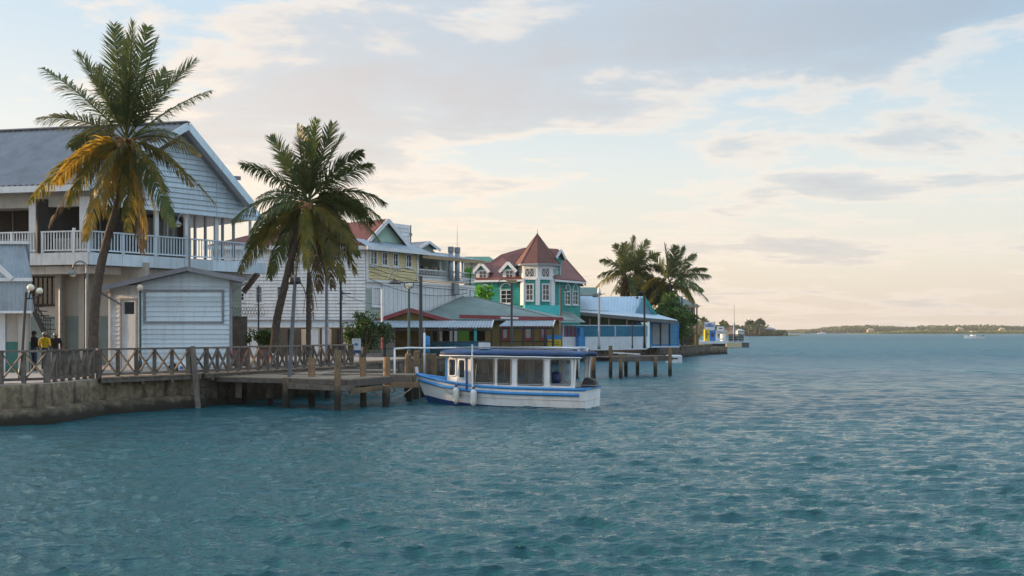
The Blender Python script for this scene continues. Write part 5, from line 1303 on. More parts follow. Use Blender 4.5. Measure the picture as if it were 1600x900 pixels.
# ------------------------------------------------------------------ fuel dock
def fuel_dock():
    f = thing('fuel_float', 'black and white floating fuel dock with banner and pump', 'float', WG(1113, 170, 0)); D = 168
    x = lambda px, d=D: WG(px, d, 0).x; z = lambda py, d=D: EYE + (HOR - py) / FPX * d
    MB().box(x(1091), x(1134), D, D + 8, -.3, z(537)).build('hull', m_rubber, f); MB().box(x(1090), x(1134.5), D - .1, D + 8, z(537) + .004, z(533)).build('deck', m_whitewall, f)
    w = Wall(WG(1100.5, D + 2, 0), WG(1117, D + 2, 0)); s = thing('fuel_banner', 'white banner with blue and red lettering above the fuel pump', 'banner', w.pt(.5, 1))
    m = MB(); w.slab(m, 0, w.L, z(516.5), z(503), (), .05, 0); m.build('cloth', m_signwhite, s); rr = random.Random(6)
    m = MB(); a = .2
    while a < w.L - .25: wd = rr.uniform(.08, .2); w.box(m, a, a + wd, z(511), z(511) + rr.uniform(.35, .6), .003, .02); a += wd + .05
    m.build('lettering', m_signblue, s); m = MB(); w.box(m, .5, w.L - .5, z(506), z(505), .003, .02); w.box(m, .8, 1.0, z(509), z(507), .003, .02); m.build('red_mark', m_signred, s)
    for q in (0, w.L): m = MB(); m.bar(w.pt(q, z(533)), w.pt(q, z(502)), .08, .08); m.build('pole', m_grmetal, s)
    w2 = Wall(WG(1101, D + 1, 0), WG(1118, D + 1, 0)); p = thing('fuel_pump', 'yellow and blue fuel pump housing on the floating dock', 'fuel pump', w2.pt(.8, z(533)))
    m = MB(); w2.slab(m, 0, w2.L * .46, z(533) + .01, z(514.5), (), .8, 0); m.build('yellow_cabinet', m_signyellow, p); m = MB(); w2.slab(m, w2.L * .47, w2.L, z(533) + .01, z(516), (), .8, 0); m.build('blue_cabinet', m_signblue, p)
    m = MB(); w2.box(m, .3, .42, z(529), z(518), 0, .05); w2.box(m, .42, .8, z(523), z(522), 0, .05); m.build('hose', m_signdark, p); m = MB(); w2.box(m, 1.15, 1.6, z(526), z(520), 0, .08); m.build('dial', m_signdark, p)
    c = thing('dock_office', 'small white framed shelter on the fuel float', 'shelter', WG(1126, D + 3, 1)); w3 = Wall(WG(1119, D + 3, 0), WG(1133, D + 3, 0))
    m = MB(); w3.slab(m, 0, w3.L, z(531), z(518), [(.25, w3.L - .25, z(529), z(522))], .1, 0); m.build('frame', m_whitetrim, c); m = MB(); w3.box(m, -.2, w3.L + .2, z(518) + .005, z(516.5), -1.8, .3); m.build('roof', m_whitetrim, c)
    m = MB(); w3.slab(m, .2, w3.L - .2, z(518) + .2, z(510), (), .06, 0); m.build('sign', m_signwhite, c); m = MB(); w3.box(m, .5, w3.L - .5, z(514), z(512.5), .002, .02); m.build('sign_lettering', m_signdark, c)
    D2 = 180; b = thing('work_barge', 'low cream and dark barge with railing and mast beyond the fuel dock', 'barge', WG(1152, D2, 0)); X = lambda px: WG(px, D2, 0).x; zq = lambda py: EYE + (HOR - py) / FPX * D2
    MB().box(X(1134.8), X(1159), D2, D2 + 7, -.3, zq(535.5)).build('hull', mat('cream_hull', (.55, .45, .28), .5), b); MB().box(X(1159) + .01, X(1171), D2 + .3, D2 + 7, -.3, zq(534)).build('hull_end', m_grayboard, b)
    MB().box(X(1134), X(1172), D2 + .1, D2 + 7, zq(535.4), zq(533.8)).build('deck', m_bluemetal, b)
    MB().tube([(X(1151), D2 + 2, .9), (X(1151), D2 + 2, zq(505)), (X(1151), D2 + 2, zq(505) + .05), (X(1151), D2 + 2, zq(475))], [.2, .18, .07, .04], 8).build('mast', m_grmetal, b)
    for i in range(12): xx = X(1141) + (X(1163) - X(1141)) * i / 11; piece('stanchion', m_dkmetal, b, (xx, D2 + 1, zq(534)), (xx, D2 + 1, zq(522.5)), .16, .08, Vector((0, 1, 0)))
    for py in (523, 527, 530.5): piece('rail', m_dkmetal, b, (X(1140.5), D2 + 1, zq(py)), (X(1164), D2 + 1, zq(py)), .08, .14)
    MB().box(X(1134), X(1140), D2 + 3, D2 + 5, zq(534), zq(522)).build('crate', m_whitewarm, b, bevel=.1); MB().prism([(X(1162), D2 + 4, zq(533)), (X(1172), D2 + 4, zq(532)), (X(1164), D2 + 4, zq(526))], (0, .5, 0)).build('tarp', m_bluemetal, b)
fuel_dock()
# ------------------------------------------------------------------ far shores
def far_wood(name, label, segs, D, ybase, seed, m, size, dens=1.0, depth=30):
    rng = random.Random(seed); mb = MB()
    for (x0, x1, yt0, yt1) in segs:
        n = int((x1 - x0) * 26 * dens)
        prof = [rng.uniform(.55, 1.0) for _ in range(int((x1 - x0) / 7) + 3)]
        for i in range(n):
            t_ = rng.random(); px = x0 + (x1 - x0) * t_; f = (px - x0) / 7; k = int(f); u = f - k
            hh = prof[k] * (1 - u) + prof[k + 1] * u; hh = .35 * hh + .65 * prof[k] if abs(u - .5) < .45 else hh
            yt = yt0 + (yt1 - yt0) * t_; H_ = (HOR - yt) / FPX * D + EYE
            zc_ = H_ * hh * math.sqrt(rng.random()) + .2
            p = Vector(((px - 800) / FPX * D, D + rng.uniform(0, depth), zc_))
            nr = Vector((rng.gauss(0, 1), rng.gauss(0, 1) - .8, rng.gauss(0, 1) + .6)).normalized(); a = nr.orthogonal().normalized(); b = nr.cross(a); s = size * rng.uniform(.6, 1.4); q = len(mb.v)
            mb.v += [p - a * s, p - b * s * .7, p + a * s, p + b * s * .7]; mb.f.append((q, q + 1, q + 2, q + 3))
    o = mb.build(name, m, None, kind='stuff'); o['label'] = label; o['category'] = 'woodland'
far_wood('far_woodland', 'hazy low tree line along the far right shore', [(1255, 1300, 517, 513), (1300, 1360, 513, 508), (1360, 1480, 509, 511), (1480, 1610, 508, 507)], 1500, 521, 3, m_farleaf, 2.6, 1.2, 120)
far_wood('mangrove_fringe', 'bright green mangrove fringe in front of the far tree line', [(1377, 1430, 518.5, 517), (1430, 1610, 516.5, 517)], 1250, 521, 4, m_mangrove, 1.3, 1.0, 60)
far_wood('shore_trees', 'hazy trees on the left far shore beyond the fuel dock', [(1090, 1108, 505, 500), (1120, 1150, 509, 505), (1150, 1200, 503, 506), (1200, 1232, 514, 516)], 620, 521, 5, m_farleaf, 1.1, 1.3, 60)
lm = MB(); lm.prism([(WG(x, d, 0).x, d, -.5) for x, d in ((1085, 612), (1245, 640), (1250, 760), (1085, 760))], (0, 0, .9)); lm.build('far_land', m_mangrove, None, kind='structure')
lm = MB(); lm.prism([(WG(x, d, 0).x, d, -.5) for x, d in ((1300, 1600), (1376, 1245), (1700, 1230), (1700, 1900), (1250, 1900))], (0, 0, .9)); lm.build('far_terrain', m_mangrove, None, kind='structure')
lm = MB(); lm.prism([(WG(1100, 5200, -1).x, 5200, -1), (WG(1180, 5200, 0).x, 5200, 14), (WG(1260, 5200, 0).x, 5200, 10), (WG(1420, 5200, -1).x, 5200, -1)], (0, 300, 0)); lm.build('far_hills', m_farleaf, None, kind='structure')
def far_house(label, px, py, D, wd, h, wallm, roofm):
    c = WG(px, D, 0); t = thing('far_house', label, 'house', (c.x, D, 0), 'small houses on the far shores'); zb = EYE + (HOR - py) / FPX * D - h; zb = max(zb, .5)
    MB().box(c.x - wd / 2, c.x + wd / 2, D, D + 6, .3, zb + h * .62).build('wall', wallm, t)
    m = MB(); m.prism([(c.x - wd * .6, D - .5, zb + h * .6), (c.x + wd * .6, D - .5, zb + h * .6), (c.x + wd * .1, D + 3, zb + h), (c.x - wd * .1, D + 3, zb + h)], (0, 3, 0)); m.build('roof', roofm, t)
    for s in (-.25, .2): MB().box(c.x + wd * s, c.x + wd * (s + .12), D - .06, D + .05, zb + h * .28, zb + h * .48).build('window', m_glass, t)
tan = mat('tan_wall', (.50, .36, .24), .8)
for a in (('pale blue-roofed house at the end of the left far shore', 1203, 511, 640, 7, 3.4, m_soffit, m_roofgrey), ('peach house beyond the barge mast', 1142, 511, 600, 9, 3.4, tan, m_redroof), ('small white house among the left far palms', 1158, 514, 590, 4, 2.6, m_soffit, m_soffit), ('white cottage at the low tip of the left far shore', 1213, 515, 640, 5, 2.6, m_soffit, m_roofgrey),
          ('tan house at the left of the far right tree line', 1361, 513, 1440, 9, 6, tan, tan), ('tan tile-roofed house in the middle of the far right tree line', 1501, 511, 1440, 9, 7, tan, tan), ('tan house near the right edge of the far tree line', 1567, 512, 1440, 8, 6, tan, tan), ('low tan house hidden in the far tree line', 1450, 515, 1440, 7, 5, tan, tan)): far_house(*a)
# ------------------------------------------------------------------ small boats far out
def skiff(label, px, D, L, canopy, head=1):
    p = WG(px, D, 0); M = Matrix.Translation(p) @ Matrix.Rotation(R(8), 4, 'Z'); t = thing('motor_boat', label, 'boat', p); k = L / 8
    h = MB(M); st = []
    for i in range(7):
        u = i / 6; hw = 1.2 * (1 - u ** 3) * k + .03; zs = (.8 + .55 * u * u) * k; x = (u - .5) * L * head
        st.append([(x, -hw, zs), (x + .0, -hw * .75, -.2), (x, hw * .75, -.2), (x, hw, zs)])
    for s in st: h.v += [Vector(v) for v in s]
    for i in range(6):
        for j in range(3): a = i * 4 + j; h.f.append((a, a + 1, a + 5, a + 4))
        a = i * 4; h.f.append((a + 3, a, a + 4, a + 7))
    h.f.append((0, 1, 2, 3)); h.build('hull', m_gel, t)
    b = MB(M); b.box(-.9 * k, .7 * k, -.6 * k, .6 * k, .8 * k, 1.5 * k); b.build('console', m_gel, t, bevel=.08)
    if canopy:
        b = MB(M); b.box(-1.1 * k, 1.4 * k, -.9 * k, .9 * k, 2.7 * k, 2.85 * k); b.build('canopy', mat('cream_canvas', (.62, .52, .34), .7), t)
        for x in (-.9, 1.2):
            for y in (-.8, .8): b = MB(M); b.bar((x * k, y * k, .8 * k), (x * k, y * k, 2.7 * k), .08, .08); b.build('stanchion', m_grmetal, t)
    b = MB(M); b.box(-head * L * .5 - .25 * k, -head * L * .5 + .25 * k, -.25 * k, .25 * k, .5 * k, 1.35 * k); b.build('outboard', m_rubber, t, bevel=.08)
skiff('cream motor boat with canopy out on the open water at right', 1521, 405, 8.6, True, -1)
skiff('tiny white boat off the tip of the left far shore', 1228, 1100, 9, False)
skiff('tiny white motor cruiser before the far right tree line', 1284, 1350, 11, True)
# ------------------------------------------------------------------ covered passenger boat
def boat():
    th = R(21); f = Vector((-math.cos(th), math.sin(th), 0)); left = Z.cross(f); S = Vector((3.2, 37.95, 0))
    M = Matrix(((f.x, left.x, 0, S.x), (f.y, left.y, 0, S.y), (0, 0, 1, 0), (0, 0, 0, 1)))
    t = thing('covered_boat', 'white passenger boat with blue rails and a long dark blue canopy roof', 'boat', S)
    L = 7.75
    # hull stations: x, half breadth at sheer, half breadth at waterline, sheer height, stem rake
    def hb(x): u = x / L; return 1.08 if u < .45 else max(.035, 1.08 * (1 - ((u - .45) / .55) ** 2.3))
    def wb(x): u = x / L; return .98 if u < .4 else max(.02, .98 * (1 - ((u - .4) / .53) ** 1.9) if u < .93 else .02)
    def sh(x): u = x / L; return .74 + .03 * u + .41 * max(0, (u - .35) / .65) ** 2.2
    n = 32; xs = [L * i / (n - 1) for i in range(n)]
    prof = (0, .18, .38, .6, .8, 1.0)
    def pt(x, k, side):                              # k: 0 keel depth .. 1 sheer
        b0, b1 = wb(x), hb(x); zk = -.38; zs = sh(x); z = zk + (zs - zk) * k
        u = x / L; rake = .0 if u < .8 else (u - .8) / .2 * .75 * (1 - k) ** 1.2
        y = b1 - (b1 - b0 * .88) * (1 - k) ** 1.35
        return Vector((x - rake, side * y, z))
    h = MB(M); bot = MB(M)
    def skin(mb, k0, k1, m, o=0.0):
        for side in (1, -1):
            b = len(mb.v)
            for x in xs:
                for j in range(m + 1):
                    k = k0 + (k1 - k0) * j / m; p = pt(x, k, side); p.y += side * o; mb.v.append(p)
            for i in range(n - 1):
                for j in range(m):
                    a = b + i * (m + 1) + j; q = (a, a + m + 1, a + m + 2, a + 1); mb.f.append(q if side > 0 else q[::-1])
    kk = .345
    skin(h, kk, 1.0, 6); skin(bot, 0, kk, 3)
    h.build('hull', m_gel, t, True)
    # boot stripe grows towards the bow
    bot.build('hull_bottom', m_navy, t, True)
    bs = MB(M)
    for side in (1, -1):
        b = len(bs.v)
        for x in xs:
            u = x / L; z1 = .035 + .30 * max(0, (u - .45) / .55) ** 1.6
            for z in (0.0 - .05, z1):
                k = (z + .38) / (sh(x) + .38); p = pt(x, k, side); p.y += side * .012; bs.v.append(p)
        for i in range(n - 1): a = b + i * 2; bs.f.append((a, a + 2, a + 3, a + 1))
    bs.build('boot_stripe', m_navy, t, True)
    tr = MB(M); tr.prism([pt(0, k, 1) for k in prof] + [pt(0, k, -1) for k in reversed(prof)], (.06, 0, 0)); tr.build('transom', m_gel, t)
    # deck / interior sole, gunwale, rub rails
    dk = MB(M); b = 0
    for x in xs:
        zz_ = sh(x) - (.10 if x > 6.1 else .42); dk.v += [Vector((x - .02, hb(x) - .03, zz_)), Vector((x - .02, -hb(x) + .03, zz_))]
    for i in range(n - 1): dk.f.append((2 * i, 2 * i + 1, 2 * i + 3, 2 * i + 2))
    dk.build('deck', m_gelin, t)
    for side in (1, -1):
        g = MB(M); g.tube([pt(x, 1, side) + Vector((0, side * .0, .01)) for x in xs], .06, 8); g.build('gunwale', m_boatblue, t, True)
        g = MB(M); g.tube([pt(x, 1 - .2 / (sh(x) + .38), side) + Vector((0, side * .025, 0)) for x in xs[1:]], [.066] * (n - 2) + [.04], 8); g.build('rub_rail', m_boatblue, t, True)
        g = MB(M)
        b = len(g.v)
        for x in xs:
            for dz in (0, .0): pass
            g.v += [pt(x, 1, side) + Vector((0, -side * .02, .02)), pt(x, 1, side) + Vector((0, -side * .2, -.02))]
        for i in range(n - 1): a = b + 2 * i; g.f.append((a, a + 1, a + 3, a + 2))
        g.build('side_deck', m_boatblue, t)
    tg = MB(M); tg.bar((.02, -1.1, .77), (.02, 1.1, .77), .12, .09); tg.build('stern_rail', m_boatblue, t)
    bw = MB(M); bw.bar((L - .05, 0, sh(L) - .2), (L + .02, 0, sh(L) + .32), .1, .1); bw.build('stem_post', m_whitetrim, t)
    # cabin sides with real openings
    def side_y(x): return min(hb(x) - .05, 1.0) if x < 5 else min(hb(x) - .05, 1.0)
    wins = [(.62, 1.45, .93, 1.90), (1.72, 2.82, .90, 1.90), (3.08, 3.68, .91, 1.90), (3.80, 4.82, .93, 1.90)]
    xa, xb = .50, 6.02; zt = 2.02
    cuts = sorted({xa, 5.02, 5.12, 5.42, 5.55, 5.92, xb, *[v for w_ in wins for v in w_[:2]]})
    small = [(5.12, 5.42, 1.10, 1.86), (5.57, 5.92, 1.18, 1.88)]
    ops = wins + small
    for side in (1, -1):
        c = MB(M)
        cs = sorted({xa, xb, *[v for w_ in ops for v in w_[:2]]})
        for a, b_ in zip(cs, cs[1:]):
            m_ = (a + b_) / 2; zlist = []; o = [w_ for w_ in ops if w_[0] < m_ < w_[1]]
            lo = min(sh(a), sh(b_)) - .1
            rg = [(lo, zt)] if not o else [(lo, o[0][2]), (o[0][3], zt)]
            for z0, z1 in rg:
                ya, yb = side_y(a), side_y(b_); dd = side * .05
                c.hexa([(a, side * ya, z0), (b_, side * yb, z0), (b_, side * yb - dd, z0), (a, side * ya - dd, z0)], [(a, side * (ya - .03), z1), (b_, side * (yb - .03), z1), (b_, side * (yb - .03) - dd, z1), (a, side * (ya - .03) - dd, z1)])
        cab = c.build('cabin_side', m_gel, t)
        for i, (a, b_, z0, z1) in enumerate(ops):
            ya, yb = side_y(a), side_y(b_); fr = MB(M); e = .028
            q = lambda x, z: Vector((x, side * (ya + (yb - ya) * (x - a) / (b_ - a) - .025 * (z - .7) / 1.3 + .004), z))
            loop = [q(a, z0 + .07), q(a + .02, z0 + .02), q(a + .07, z0), q(b_ - .07, z0), q(b_ - .02, z0 + .02), q(b_, z0 + .07), q(b_, z1 - .07), q(b_ - .02, z1 - .02), q(b_ - .07, z1), q(a + .07, z1), q(a + .02, z1 - .02), q(a, z1 - .07), q(a, z0 + .07)]
            fr.tube(loop, e, 6, False); wf = fr.build('window_frame', m_grmetal if i < 4 else m_gel, t, True)
            if i: g = MB(M); g.quad(q(a, z0), q(b_, z0), q(b_, z1), q(a, z1)); g.build('pane', m_clear, wf)
        if side == 1: 
            pl = MB(M); pl.bar((5.0, 1.02, sh(5) - .2), (5.0, 1.0, 1.95), .07, .06); pl.build('blue_post', m_navy, t)
    # inner sliding frames and aft post
    for x in (2.98, 3.9):
        fr = MB(M); fr.tube([(x, .9, .95), (x, .9, 1.88), (x - .5, .9, 1.88), (x - .5, .9, .95), (x, .9, .95)], .03, 6, False); fr.build('inner_frame', m_amber, t)
    # front bulkhead and rear posts
    fb = MB(M); y = side_y(xb)
    for (y0, y1, z0, z1) in ((-y, y, sh(xb) - .15, 1.2), (-y, y, 1.88, zt), (-y, -y + .1, 1.2, 1.88), (y - .1, y, 1.2, 1.88), (-.05, .05, 1.2, 1.88)): fb.box(xb - .02, xb + .04, y0, y1, z0, z1)
    fb.build('front_bulkhead', m_gel, t)
    for side in (1, -1):
        g = MB(M); g.bar((xb + .05, side * (y - .04), sh(xb) - .05), (xb + .02, side * (y - .06), zt), .12, .1); g.build('front_corner_post', m_boatblue, t)
        g = MB(M); g.bar((.48, side * .98, .7), (.42, side * .95, 2.02), .07, .07); g.build('stern_post', m_gel, t)
    g = MB(M)
    for s in (1, -1): g.quad((xb, s * .06, 1.2), (xb, s * (y - .1), 1.2), (xb, s * (y - .1), 1.88), (xb, s * .06, 1.88))
    g.build('windscreen', m_clear, t)
    # benches inside
    for s in (1, -1): g = MB(M); g.box(1.0, 4.6, s * .55 - .2, s * .55 + .2, .55, .72); g.build('bench', m_gelin, t)
    g = MB(M); g.box(4.7, 5.0, -.6, .2, .4, 1.25); g.build('helm_console', m_gelin, t); g = MB(M); g.lathe([(.16, .9), (.22, 1.05), (.2, 1.3), (.1, 1.38)], (1.7, -.55, 0), 10); g.build('seat_cover', m_navy, t)
    # canopy roof: crowned, overhanging, thick edge
    ro = MB(M); nx, ny = 22, 12; X0, X1 = .12, 6.25
    def top(u, v):
        x = X0 + (X1 - X0) * u; w_ = 1.14 if u < .7 else 1.14 - .25 * ((u - .7) / .3) ** 2
        return Vector((x, (v * 2 - 1) * w_, 2.12 + .13 * math.sin(math.pi * v) ** .5 * (1 - .35 * abs(u * 2 - 1) ** 3) + .012 * math.sin(u * 25) * math.sin(v * 9) + .04 * u))
    for i in range(nx + 1):
        for j in range(ny + 1): ro.v.append(top(i / nx, j / ny))
    for i in range(nx):
        for j in range(ny): a = i * (ny + 1) + j; ro.f.append((a, a + ny + 1, a + ny + 2, a + 1))
    o = ro.build('canopy_roof', m_canvas, t, True); sm = o.modifiers.new('solid', 'SOLIDIFY'); sm.thickness = .13; sm.offset = -1
    e = MB(M); per = [top(i / 22, 0) for i in range(23)] + [top(1, j / 8) for j in range(9)] + [top(1 - i / 22, 1) for i in range(23)]
    e.tube([p - Z * .135 for p in per], .026, 6); e.build('roof_edge', m_gel, t, True)
    # roof rails
    for s in (.75, -.75): g = MB(M); g.tube([(.6, s, 2.28), (2.5, s, 2.34), (5.6, s, 2.36)], .022, 6); g.build('roof_rail', m_grmetal, t)
    g = MB(M); g.tube([(4.7, 1.1, .55), (4.72, 1.1, 2.48)], .036, 8); g.build('side_pole', m_pipe, t)
    g = MB(M); g.box(4.3, 4.7, .2, .5, 2.3, 2.55); g.build('roof_box', m_whitewall, t)
    # outboard motor
    g = MB(M); g.hexa([(-.22, -.27, .82), (.46, -.27, .80), (.46, .27, .80), (-.22, .27, .82)], [(-.12, -.2, 1.10), (.30, -.19, 1.2), (.30, .19, 1.2), (-.12, .2, 1.10)]); om = g.build('outboard_motor', m_rubber, t, bevel=.07)
    g = MB(M); g.box(-.225, .465, -.28, .28, .86, .9); g.build('cowl_band', m_grmetal, om)
    g = MB(M); g.bar((.02, .55, .1), (.02, .5, .7), .04, .03); g.build('transom_fitting', m_amber, t)
    # fore hatch
    g = MB(M); g.lathe([(.26, 0), (.26, .03), (.2, .05), (.02, .05)], (6.55, 0, sh(6.5) - .09), 16); g.build('fore_hatch', m_whitewarm, t)
    # bow cleat blocks
    g = MB(M); g.box(7.1, 7.3, -.06, .06, sh(7.2) - .08, sh(7.2) + .05); g.build('bow_bitt', m_boatblue, t)
    # fenders hang on the side: things of their own
    for x, lab in ((5.45, 'cream cylindrical fender nearest the bow, hanging on the boat side'), (4.62, 'greyer cream fender hanging below the thin white pole')):
        p = M @ Vector((x, hb(x) + .17, 0)); q = thing('boat_fender', lab, 'fender', (p.x, p.y, .1), 'fenders on the near side of the boat')
        zt_ = sh(x) - .02
        MB().lathe([(.03, .0), (.07, .05), (.125, .12), (.135, .2), (.135, .55), (.125, .62), (.06, .68), (.03, .72)], (p.x, p.y, zt_ - .80), 14).build('body', m_fender if x > 5 else m_whitewarm, q, True)
        for z_ in (zt_ - .84, zt_ - .11): MB().lathe([(.02, 0), (.07, .04), (.05, .1), (.02, .12)], (p.x, p.y, z_), 10).build('end_cap', m_navy, q)
        a = M @ Vector((x - .05, hb(x) - .02, sh(x) + .9)); MB().tube([(p.x, p.y, zt_), M @ Vector((x, hb(x) + .03, sh(x) + .08)), a], .012, 5).build('lanyard', m_rope, q)
    bowp = M @ Vector((L - .15, .1, sh(L) - .12))
    return M, bowp
BM, BOW = boat()
# ------------------------------------------------------------------ ropes and white pipe frame
def rope(label, a, b_, sag, r=.02):
    pts = [Vector(a).lerp(Vector(b_), i / 16) - Z * (sag * 4 * (i / 16) * (1 - i / 16)) for i in range(17)]
    tag(MB().tube(pts, r, 6).build('mooring_rope', m_rope, None, True), label, 'rope', 'mooring ropes at the bow')
rope('mooring rope looping from the bow down to the dock', BOW, W(585, 612, 39.2), .55)
rope('slack rope hanging between two dock piles', W(568, 594, 38.6), W(604, 606, 39.5), .42)
rope('short rope from the white pipe foot to the bow', W(617, 608, 39.8), BOW, .35)
def pipe_frame():
    t = thing('white_pipe_frame', 'white pipe frame arching over the covered boat from the dock', 'pipe frame', WG(616, 41.5, 0))
    def run(name, pts, r=.042): MB().tube(pts, r, 8).build(name, m_pipe, t, True)
    run('upright', [W(616.5, 612, 41.5), W(616.5, 546, 41.5)]); run('upright', [W(663, 584, 42.8), W(663, 520, 42.8)], .05)
    run('top_rail', [W(616, 545, 41.5), W(640, 543.5, 42.2), W(663, 544, 42.8), W(740, 543.2, 42.6), W(916, 543.2, 42.0)])
    run('upright', [W(917, 543.5, 42), W(917.5, 547, 42), W(917.5, 566, 42)]); run('upright', [W(904, 545, 41), W(904.5, 549, 41), W(904.5, 591, 41)], .036)
    run('front_rail', [W(904, 545, 41), W(880, 543.5, 41.4), W(760, 542.4, 42.4)], .03)
    run('foot_curl', [W(616.5, 612, 41.5), W(611, 613, 41.5), W(610, 607, 41.5)], .03)
    p = W(663, 512, 42.8); MB().tube([W(663, 520, 42.8), p], .04, 8).build('rusty_tip', m_pileor, t)
pipe_frame()
t = thing('flag_pole', 'slim white pole with a red foot in front of the long canopy', 'pole', WG(597, 62, G)); MB().tube([W(597, 510, 62), W(597, 452, 62)], .07, 8).build('shaft', m_pipe, t); MB().tube([W(597, 545, 62), W(597, 511, 62)], .05, 8).build('foot', m_signred, t)
# ------------------------------------------------------------------ coconut palms
def frond(name, parent, base, tip, lift, m, rng, nl=46, ll=.62, droop=.55, width=.042, twist=0.0, sub=2):
    base, tip = Vector(base), Vector(tip); mid = base.lerp(tip, .52) + Z * lift
    pt = lambda t: base * (1 - t) ** 2 + mid * 2 * t * (1 - t) + tip * t * t
    tg_ = lambda t: ((mid - base) * 2 * (1 - t) + (tip - mid) * 2 * t).normalized()
    mb = MB(); Lf = (tip - base).length
    K = 12; mb.tube([pt(i / K) for i in range(K + 1)], [.038 * (1 - .85 * i / K) * min(1, Lf / 2.5) + .004 for i in range(K + 1)], 5)
    plane = (tip - base); hor = Vector((plane.x, plane.y, 0))
    side0 = Z.cross(hor).normalized() if hor.length > .3 else Vector((rng.uniform(-1, 1), rng.uniform(-1, 1), 0)).normalized()
    ca, sa = math.cos(twist), math.sin(twist)
    wind = Vector((.035, .01, 0))
    for i in range(nl):
        if rng.random() < .07: continue
        t = .13 + .87 * (i + rng.uniform(-.3, .3)) / nl
        p, d = pt(min(t, 1)), tg_(min(t, 1))
        s = (side0 - d * side0.dot(d)).normalized(); u = s.cross(d)
        if u.z < 0: u = -u
        s, u = s * ca + u * sa, u * ca - s * sa
        prof = math.sin(math.pi * min(1, (t * .86 + .12))) ** .55
        for sd in (-1, 1):
            l = ll * prof * rng.uniform(.82, 1.12)
            fw = .62 + .7 * t; dirn = (s * sd + d * fw + u * rng.uniform(.0, .35)).normalized()
            g = droop * rng.uniform(.7, 1.3)
            pts = [p]; cur = p; dv = dirn
            for k in range(sub + 1):
                dv = (dv - Z * g * (.35 + .5 * k) + wind * (k + .5) + Vector((rng.gauss(0, .06), rng.gauss(0, .06), rng.gauss(0, .06)))).normalized(); cur = cur + dv * l / (sub + 1); pts.append(cur)
            wv = d.cross(dirn).cross(dirn).normalized() if d.cross(dirn).length > .01 else d
            n0 = len(mb.v); w_ = width * rng.uniform(.8, 1.15)
            for k, q in enumerate(pts[:-1]):
                ww = w_ * (.7, 1.0, .75, .5)[min(k, 3)] * .5; mb.v += [q - wv * ww, q + wv * ww]
            mb.v.append(pts[-1])
            for k in range(len(pts) - 2): a = n0 + 2 * k; mb.f.append((a, a + 1, a + 3, a + 2))
            a = n0 + 2 * (len(pts) - 2); mb.f.append((a, a + 1, a + 2))
    return mb.build(name, m, parent)
def palm(label, D, trunkpx, r0, r1, fronds, seed, ll, nl=46, nuts=True, ring=None, width=.042, spread=1.2, group='coconut palms along the shore'):
    rng = random.Random(seed); base = W(*trunkpx[0], D); base.z = G
    t = thing('coconut_palm', label, 'palm tree', base, group)
    pts = [base] + [W(x, y, D) for x, y in trunkpx[1:]]
    # smooth and subdivide trunk, ring it
    fine = []
    for i in range(len(pts) - 1):
        p0, p1, p2, p3 = pts[max(i - 1, 0)], pts[i], pts[i + 1], pts[min(i + 2, len(pts) - 1)]
        for k in range(8):
            s = k / 8; fine.append(.5 * ((2 * p1) + (p2 - p0) * s + (2 * p0 - 5 * p1 + 4 * p2 - p3) * s * s + (3 * p1 - p0 - 3 * p2 + p3) * s ** 3))
    fine.append(pts[-1]); n = len(fine)
    MB().tube(fine, [(r0 * (1.35 if i == 0 else 1) + (r1 - r0) * i / n) * (1 + (.05 if i % 2 else -.03)) for i in range(n)], 12).build('trunk', m_trunk, t, True)
    if ring:
        k = int(n * ring); MB().tube(fine[:k], [(r0 + (r1 - r0) * i / n) * 1.03 + .01 for i in range(k)], 12).build('whitewash_band', m_paintring, t, True)
    c = pts[-1]
    for (x, y, dd, lift, mm) in fronds:
        tip = W(x, y, D + dd); m = {'g': m_frond, 'y': m_frondyel, 'o': m_frondgold, 'd': m_fronddry}[mm]
        b = c + Vector((rng.uniform(-.08, .08), rng.uniform(-.08, .08), rng.uniform(-.1, .15)))
        up = (tip.z - c.z) / max(.1, (tip - c).length)
        frond('frond', t, b, tip, lift, m, rng, nl, ll, droop=.10 if up > .75 else (.40 if up > .2 else .60), width=width, twist=rng.choice((-1, 1)) * rng.uniform(.4, .95))
    if nuts:
        for i in range(9):
            a = rng.uniform(0, 6.28); rr = rng.uniform(.22, .42); q = c + Vector((math.cos(a) * rr, math.sin(a) * rr, rng.uniform(-.45, -.05)))
            MB().ball(q, rng.uniform(.09, .125), 10, 1.2).build('coconut', m_coco, t, True)
        fb = MB()
        for i in range(26):
            a = rng.uniform(0, 6.28); e = c + Vector((math.cos(a) * rng.uniform(.3, .7), math.sin(a) * rng.uniform(.3, .7), rng.uniform(-.55, .35))); fb.tube([c + Vector((0, 0, -.1)), c.lerp(e, .6) + Z * .1, e], [.045, .035, .01], 5)
        fb.build('flower_stalks', m_coco, t)
    return t
